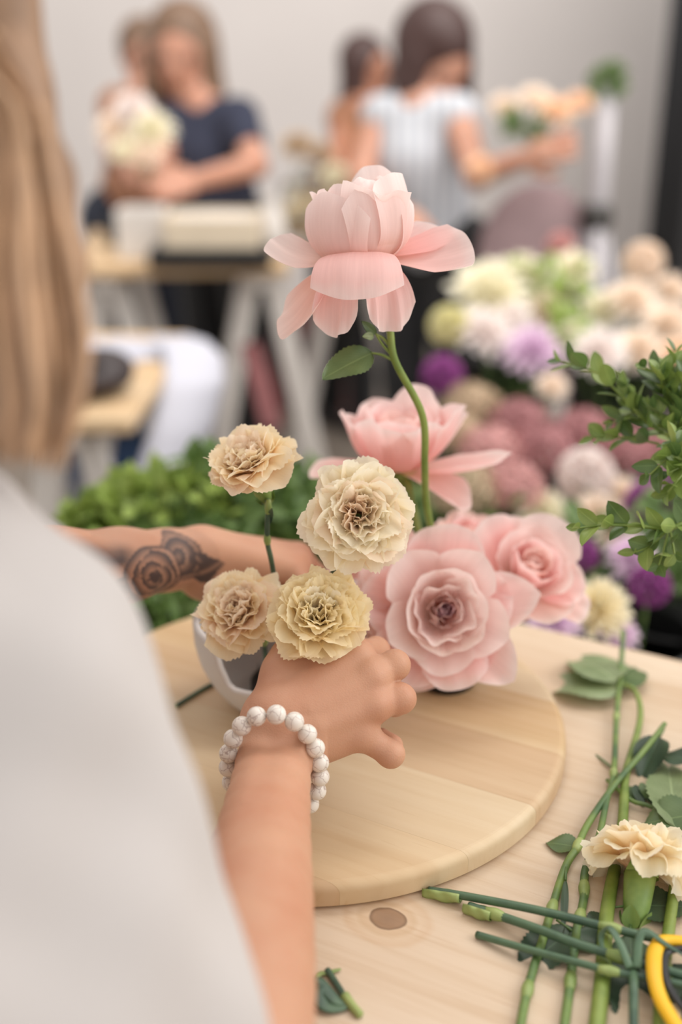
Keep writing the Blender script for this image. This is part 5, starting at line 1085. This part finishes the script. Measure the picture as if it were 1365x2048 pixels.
person('person', 'person in a rust top half hidden behind the woman in navy', (-.70, 3.98), P(288, 105, 3.85), Vector((.2, -.9, -.25)),
       sh_l=P(338, 215, 3.85), sh_r=P(235, 215, 3.80), el_l=P(330, 320, 3.75), ha_l=P(300, 340, 3.5), el_r=P(228, 300, 3.65), ha_r=P(262, 330, 3.4), hairm='brownhair', topm='rust', trm='denim', hairlen=0, head_r=.085)
person('person', 'woman with a dark brown bob in a white striped sleeveless top, head bowed', (.27, 3.38), P(868, 112, 3.18), Vector((.45, -.6, -.65)),
       sh_l=P(915, 232, 3.12), sh_r=P(765, 232, 3.22), el_l=P(955, 352, 3.02), ha_l=P(1050, 318, 2.92), el_r=P(722, 352, 3.18), ha_r=P(800, 425, 3.0), hairm='darkhair', topm='stripe', trm='black', sleeve=.0, hairlen=.17, head_r=.108)
person('person', 'dark haired person seen side on at the far left of the bowed woman', (.02, 4.25), P(732, 130, 4.05), Vector((.75, -.6, -.2)),
       sh_l=P(755, 232, 4.0), sh_r=P(690, 235, 4.1), el_l=P(745, 320, 3.95), ha_l=P(770, 360, 3.85), el_r=P(672, 325, 3.95), ha_r=P(700, 370, 3.75), hairm='darkhair', topm='rust', trm='black', skin='skin3', sleeve=.1, hairlen=.30, head_r=.08)

# ---------------- dahlias, mauve hydrangeas, buckets
def fmat(n_, c0, c1, c2): return petalmat(n_, [(0, c0), (.45, c1), (1, c2)], .3, .6, .01)
FM = {'cream': (fmat('cream_dahlia', (244, 222, 140), (250, 244, 216), (254, 250, 232)), M['node']), 'yellow': (fmat('yellow_heart_dahlia', (246, 206, 110), (252, 236, 190), (254, 248, 224)), None),
      'lilac': (fmat('lilac_dahlia', (210, 170, 190), (236, 208, 232), (244, 222, 240)), None), 'peach': (fmat('peach_dahlia', (250, 216, 182), (253, 236, 216), (255, 243, 230)), None),
      'orange': (fmat('apricot_dahlia', (246, 190, 140), (252, 214, 178), (254, 228, 200)), None), 'white': (fmat('white_dahlia', (250, 226, 216), (252, 240, 236), (254, 248, 244)), None),
      'purple': (fmat('magenta_purple_dahlia', (120, 40, 110), (160, 76, 150), (190, 110, 182)), None), 'palegreen': (fmat('pale_yellow_dahlia', (226, 214, 130), (240, 234, 176), (248, 244, 206)), None),
      'pinkish': (fmat('dusty_pink_bloom', (200, 130, 130), (224, 166, 164), (236, 192, 188)), None), 'mauvepink': (fmat('dusty_rose_hydrangea', (140, 90, 92), (184, 126, 130), (206, 156, 156)), None), 'tanh': (fmat('antique_tan_hydrangea', (150, 118, 92), (206, 182, 152), (222, 200, 172)), None)}
def dahlia_geo(c_, axis, R, seed, layers=7, n0=13):
    g = G(); q_ = np.random.default_rng(seed)
    for li in range(layers):
        t = li / (layers - 1); n = int(n0 - 5 * t); ang = 98 - 88 * t; L = R * (1.02 - .45 * t); W = R * .19 * (1 - .25 * t)
        for i in range(n):
            a = ang + q_.normal() * 5; g.add(*petal_geo(c_, axis, 2 * PI * (i + .5 * (li % 2)) / n + q_.normal() * .05, L * q_.uniform(.93, 1.05), W, [a * .55, a, a + 6, a - 12], Rc=W * .9, r0=R * .04, z0=R * .10 * t, rnd=.35, base=.35, point=.1, nu=5, nv=6, seed=int(q_.integers(1e6))))
    return g
def pompon_geo(c_, R, seed, n=150):
    g = G(); q_ = np.random.default_rng(seed)
    for i in range(n):
        z = 1 - 1.75 * (i + .5) / n; th = i * 2.39996; rr = math.sqrt(max(0, 1 - z * z)); d = Vector((rr * math.cos(th), rr * math.sin(th), z)); p_ = Vector(c_) + d * R * .72
        g.add(*petal_geo(p_, d, q_.uniform(0, 6), R * .34, R * .16, [20, 40, 70], Rc=R * .12, r0=.0005, nu=4, nv=4, seed=i)); g.add(*petal_geo(p_, d, q_.uniform(0, 6), R * .34, R * .16, [20, 45, 70], Rc=R * .12, r0=.0005, nu=4, nv=4, seed=i + 999))
    return g
def hydra_geo(c_, R, seed, n=90):
    g = G(); q_ = np.random.default_rng(seed)
    for i in range(n):
        z = 1 - 1.5 * (i + .5) / n; th = i * 2.39996; rr = math.sqrt(max(0, 1 - z * z)); d = Vector((rr * math.cos(th), rr * math.sin(th), z * .8)); p_ = Vector(c_) + d * R * q_.uniform(.82, 1.0)
        for k in range(4): g.add(*petal_geo(p_, d + Vector(q_.normal(size=3) * .25), k * PI / 2 + .4, R * .17, R * .09, [80, 85, 80], None, r0=.0005, nu=3, nv=3, rnd=.3, seed=i))
    return g
NB = [0]
def bloom(name, label, x, y, dpx, d, kind, fm, tilt=None, stemto=None, cat='flower', group=None):
    NB[0] += 1; c_ = P(x, y, d); R = dpx / 2 * d / FPX; ax = Vector(tilt or (0.1 * math.sin(NB[0] * 2.1), -.55, .8)).normalized(); base = c_ - ax * R * .35
    o = thing(name, label, cat, tuple(base), group)
    if kind == 'd': g = dahlia_geo(base, ax, R * 1.02, NB[0])
    elif kind == 'p': g = pompon_geo(c_, R, NB[0])
    else: g = hydra_geo(c_, R, NB[0])
    g.build('bloom', FM[fm][0], o)
    if kind == 'd': h = G(); ball(h, base + ax * R * .16, (R * .2, R * .2, R * .14), 12, 8, axis=ax); h.build('centre', FM['palegreen' if fm in ('cream', 'yellow') else fm][0], o)
    if stemto is not None: h = G(); st_ = Vector(stemto); tube(h, catmull([base, base.lerp(st_, .4) + Vector((0, 0, -.03)), st_], 5), max(.002, R * .05), 6); h.build('stem', M['stem'], o)
    return o
# buckets on a black draped bench and on the floor
def bucket(label, x, y, zt, r, h=.30, zb=None):
    q = PL(x, y, zt); zb = zt - h if zb is None else zb; c_ = Vector((q.x, q.y, zb)); hh = zt - zb
    o = thing('flower_bucket', label, 'bucket', tuple(c_)); g = G(); lathe(g, c_, [(r * .74, 0), (r * .78, .004), (r * .97, hh - .01), (r * 1.04, hh - .008), (r * 1.04, hh), (r * .98, hh), (r * .94, hh - .02), (r * .74, .012)], 32); g.build('body', M['blackplastic'], o)
    g = G(); pp = catmull([c_ + Vector((-r, 0, hh - .02)), c_ + Vector((-r * .7, -r * .75, hh - .06)), c_ + Vector((0, -r * 1.05, hh - .09)), c_ + Vector((r * .7, -r * .75, hh - .06)), c_ + Vector((r, 0, hh - .02))], 6); tube(g, pp, .0025, 6); g.build('handle', M['metal'], o)
    return c_ + Vector((0, 0, .02))
q = PL(1200, 800, .42)
o = thing('black_bench', 'black cloth covered bench under the flower buckets', 'bench', (.62, 1.95, 0)); g = G(); box(g, (.70, 2.02, .24), (1.05, .62, .48), rz=-.15, bev=.01); g.build('drape', M['black'], o, smooth=False); g = G(); box(g, (.70, 2.02, .485), (1.07, .64, .012), rz=-.15, bev=.004); g.build('top', M['black'], o, smooth=False)
bU1 = bucket('black bucket holding the cream and lilac dahlias', 1010, 700, .80, .105, zb=.492); bU2 = bucket('black bucket holding the peach and white dahlias at the right', 1240, 715, .80, .11, zb=.492)
bM1 = bucket('black bucket below holding the dusty rose hydrangeas', 1085, 985, .70, .15, zb=.0); bM3 = bucket('black bucket at the right edge of the hydrangeas', 1275, 1000, .70, .12, zb=.0)
bN = bucket('black bucket close behind the table holding purple and yellow dahlias', 1225, 1245, .78, .105, zb=.0); bN2 = bucket('black bucket in the lower right behind the table corner', 1345, 1200, .74, .11, zb=.0)
U = [('cream dahlia with yellow heart, biggest bloom of the back bucket', 985, 572, 160, 2.05, 'd', 'cream', bU1), ('cream dahlia behind the biggest bloom', 1045, 545, 120, 2.16, 'd', 'cream', bU1), ('pale yellow ball dahlia at the left end', 899, 652, 84, 2.0, 'p', 'palegreen', bU1),
     ('pale lilac dahlia below the biggest cream bloom', 972, 655, 118, 1.98, 'd', 'white', bU1), ('lilac dahlia drooping right of the pale lilac one', 1065, 692, 120, 1.95, 'd', 'lilac', bU1), ('cream dahlia at the back beside the tripod legs', 1152, 530, 92, 2.2, 'd', 'cream', bU2),
     ('pale peach dahlia in the middle of the back buckets', 1098, 612, 96, 2.08, 'd', 'peach', bU1), ('pinkish white dahlia low above the black cloth', 1198, 695, 118, 1.95, 'd', 'white', bU2), ('peach ball dahlia standing highest at the right', 1288, 524, 84, 2.15, 'p', 'peach', bU2),
     ('peach dahlia under the highest ball dahlia', 1268, 592, 104, 2.1, 'd', 'peach', bU2), ('peach dahlia at the right edge', 1338, 640, 110, 2.05, 'd', 'peach', bU2), ('cream peach dahlia left of the right group', 1208, 612, 92, 2.12, 'd', 'cream', bU2),
     ('cream dahlia low in the right group', 1282, 690, 104, 1.98, 'd', 'peach', bU2), ('apricot dahlia cut by the right edge', 1362, 708, 90, 1.98, 'd', 'orange', bU2), ('small peach bloom hanging below the lilac dahlia', 1106, 768, 66, 1.9, 'd', 'peach', bU1), ('dusty pink bloom at the back top', 1122, 492, 58, 2.25, 'p', 'pinkish', bU1),
     ('second pale pink dahlia above the lilac', 1020, 630, 90, 2.02, 'd', 'white', bU1), ('peach bloom between right and middle groups', 1160, 668, 80, 2.06, 'd', 'cream', bU2), ('peach dahlia upper right at the edge', 1345, 575, 84, 2.16, 'd', 'peach', bU2),
     ('magenta ball dahlia left below the pale yellow ball', 886, 752, 84, 1.95, 'p', 'purple', bM1),
     ('cream ball dahlia in the middle of the mauve hydrangeas', 1172, 952, 118, 1.62, 'p', 'white', bM3), ('cream dahlia left below the cream ball', 1090, 1018, 110, 1.58, 'd', 'cream', bM3), ('peach dahlia behind the lowest boxwood sprig', 1196, 1025, 110, 1.56, 'd', 'peach', bM3),
     ('apricot dahlia right of the cream ball', 1245, 985, 92, 1.62, 'd', 'peach', bM3), ('magenta dahlia in shade by the right edge', 1300, 1010, 104, 1.5, 'p', 'purple', bM3), ('deep purple dahlia at the right edge', 1358, 985, 100, 1.52, 'p', 'purple', bN2),
     ('small magenta dahlia above the yellow dahlia', 1165, 1112, 70, 1.32, 'p', 'purple', bN), ('lilac purple dahlia above right of the yellow one', 1268, 1110, 104, 1.30, 'd', 'lilac', bN), ('magenta dahlia right of the yellow one', 1300, 1172, 88, 1.28, 'p', 'purple', bN),
     ('cream dahlia with yellow heart nearest behind the table', 1200, 1208, 136, 1.16, 'd', 'yellow', bN), ('lilac bloom tucked under the yellow heart dahlia', 1240, 1262, 84, 1.20, 'd', 'lilac', bN), ('lilac dahlia half behind the right pink rose', 1108, 1240, 108, 1.14, 'd', 'lilac', bN),
     ('peach bloom over the lilac purple one', 1230, 1062, 80, 1.36, 'd', 'peach', bN)]
for lab, x, y, dp, d, kd, fm, st_ in U: bloom('dahlia', lab, x, y, dp, d, kd, fm, stemto=st_)
Hy = [('tan hydrangea left of the dusty rose ones', 945, 812, 120, 1.85, 'tanh'), ('beige hydrangea under the magenta ball', 915, 870, 110, 1.75, 'tanh'), ('dusty rose hydrangea head top middle', 1040, 850, 130, 1.80, 'mauvepink'), ('pinkish hydrangea head, centre of the mass', 985, 905, 140, 1.70, 'pinkish'),
      ('dusty rose hydrangea right of centre', 1085, 905, 140, 1.70, 'mauvepink'), ('dusty rose hydrangea at the right under the sprig', 1165, 868, 130, 1.76, 'mauvepink'), ('dark rose hydrangea far right', 1245, 905, 130, 1.72, 'mauvepink'), ('rose hydrangea low left behind the roses', 930, 985, 150, 1.60, 'tanh'),
      ('pink hydrangea low middle', 1030, 975, 130, 1.60, 'pinkish'), ('dusty rose hydrangea at the right edge', 1330, 900, 110, 1.78, 'mauvepink')]
for lab, x, y, dp, d, fm in Hy: bloom('hydrangea', lab, x, y, dp, d, 'h', fm, stemto=bM1 if x < 1150 else bM3)
# greenery among the buckets
def foliage(name, label, centers, n, L, W, mk, seed, base):
    q_ = np.random.default_rng(seed); o = thing(name, label, 'foliage', tuple(base)); g = G(); h = G()
    for (x, y, d, r) in centers:
        c_ = P(x, y, d)
        for s_ in range(max(3, n // 60)):
            tip = c_ + Vector(np.clip(q_.normal(size=3), -1, 1) * r * .5); pts = catmull([Vector(base), Vector(base).lerp(tip, .6) + Vector(q_.normal(size=3) * .02), tip], 9); tube(h, pts, [.0022 - .0014 * i / len(pts) for i in range(len(pts))], 5)
            for i in range(6, len(pts)):
                pass
        for i in range(n):
            p_ = c_ + Vector(np.clip(q_.normal(size=3), -1.5, 1.5) * r * .5); d_ = (p_ - Vector(base)).normalized() * .6 + Vector(q_.normal(size=3) * .7); g.add(*leaf_geo(p_, d_, Vector(q_.normal(size=3)) + Vector((0, -.4, 1.2)), L * q_.uniform(.6, 1.2), W * q_.uniform(.8, 1.2), curl=.2, fold=.3, nu=3, nv=5))
    lf = g.build('leaves', M[mk], o); lf['kind'] = 'stuff'; h.build('stems', M['stem'], o); return o
foliage('filler_greenery', 'yellow green filler between the cream dahlias', [(1130, 600, 2.08, .06), (1140, 660, 2.02, .05), (1085, 560, 2.15, .05)], 26, .035, .011, 'bushleaf', 4, bU1)
foliage('filler_greenery', 'dark leaves low between hydrangeas and purple dahlias', [(1180, 1110, 1.42, .05), (1310, 1120, 1.42, .05), (1345, 1060, 1.46, .05)], 40, .04, .013, 'bushdark', 5, bN)
foliage('filler_greenery', 'olive leaves behind the roses under the tan hydrangea', [(900, 1010, 1.72, .06), (880, 1060, 1.66, .06), (960, 1050, 1.62, .06)], 60, .04, .013, 'bushdark', 6, bM1)
gbk = bucket('black bucket with the bright green foliage behind the left corner of the table', 420, 1280, .72, .12, zb=0)
foliage('foliage_bunch', 'bright green leafy bunch at the left, above the tattooed arm', [(200, 1050, 1.30, .035), (260, 1035, 1.32, .04), (330, 1020, 1.30, .045), (400, 1030, 1.28, .045), (290, 1065, 1.28, .05)], 200, .030, .009, 'bushleaf', 8, gbk)
foliage('foliage_bunch', 'green leafy bunch behind the tallest carnation', [(440, 985, 1.32, .045), (500, 1020, 1.32, .045), (610, 1010, 1.40, .045), (620, 1080, 1.38, .05), (560, 1070, 1.30, .05)], 190, .030, .010, 'bushdark', 9, gbk)
foliage('foliage_bunch', 'dark green leaves below the tattooed arm, behind the round board', [(280, 1230, 1.18, .05), (340, 1220, 1.20, .055), (400, 1200, 1.22, .05), (300, 1260, 1.15, .04), (420, 1130, 1.24, .06), (360, 1120, 1.26, .06)], 300, .030, .009, 'bushdark', 10, gbk)
# flowers held up by the people
hand = P(1070, 300, 2.90)
for lab, x, y, dp, d, kd, fm in (('cream flower at the left of the raised bouquet', 1010, 205, 62, 2.95, 'd', 'peach'), ('peach flower in the middle of the raised bouquet', 1070, 192, 70, 2.92, 'd', 'peach'), ('orange apricot flower of the raised bouquet', 1115, 215, 74, 2.88, 'd', 'orange'), ('apricot flower at the right end of the raised bouquet', 1160, 200, 60, 2.92, 'd', 'orange'), ('small cream bloom low by the raised hand', 965, 330, 62, 2.95, 'd', 'orange')):
    bloom('bouquet_flower', lab, x, y, dp, d, kd, fm, stemto=hand)
foliage('bouquet_greenery', 'green leaves in the bouquet raised by the bowed woman', [(1030, 248, 2.92, .03), (1075, 262, 2.90, .025)], 22, .04, .012, 'bushdark', 12, hand)
hand2 = P(300, 345, 3.12)
for lab, x, y, dp, d, kd, fm in (('cream flower held on the right by the navy woman', 300, 250, 100, 3.08, 'd', 'cream'), ('pinkish white flower held in the middle before the navy T-shirt', 262, 212, 92, 3.10, 'd', 'white'), ('cream bloom held lowest at the left', 228, 250, 82, 3.10, 'd', 'peach'), ('pale bloom held lower right of the bunch', 290, 300, 66, 3.06, 'd', 'peach'), ('cream bloom held in the lower middle of the bunch', 246, 295, 60, 3.06, 'd', 'cream')):
    bloom('bouquet_flower', lab, x, y, dp, d, kd, fm, stemto=hand2)
for lab, x, y, dp, d, kd, fm, b_ in (('beige bloom in the leftmost jar of the far table', 596, 285, 70, 3.45, 'd', 'tanh', on_t(590, 3.45, Z3 + .02)), ('tan bloom in the taller jar', 640, 300, 56, 3.5, 'd', 'tanh', on_t(628, 3.5, Z3 + .02)), ('cream bloom in the jar nearest the woman', 668, 345, 60, 3.4, 'd', 'cream', on_t(664, 3.4, Z3 + .02))):
    bloom('jar_flower', lab, x, y, dp, d, kd, fm, stemto=b_)
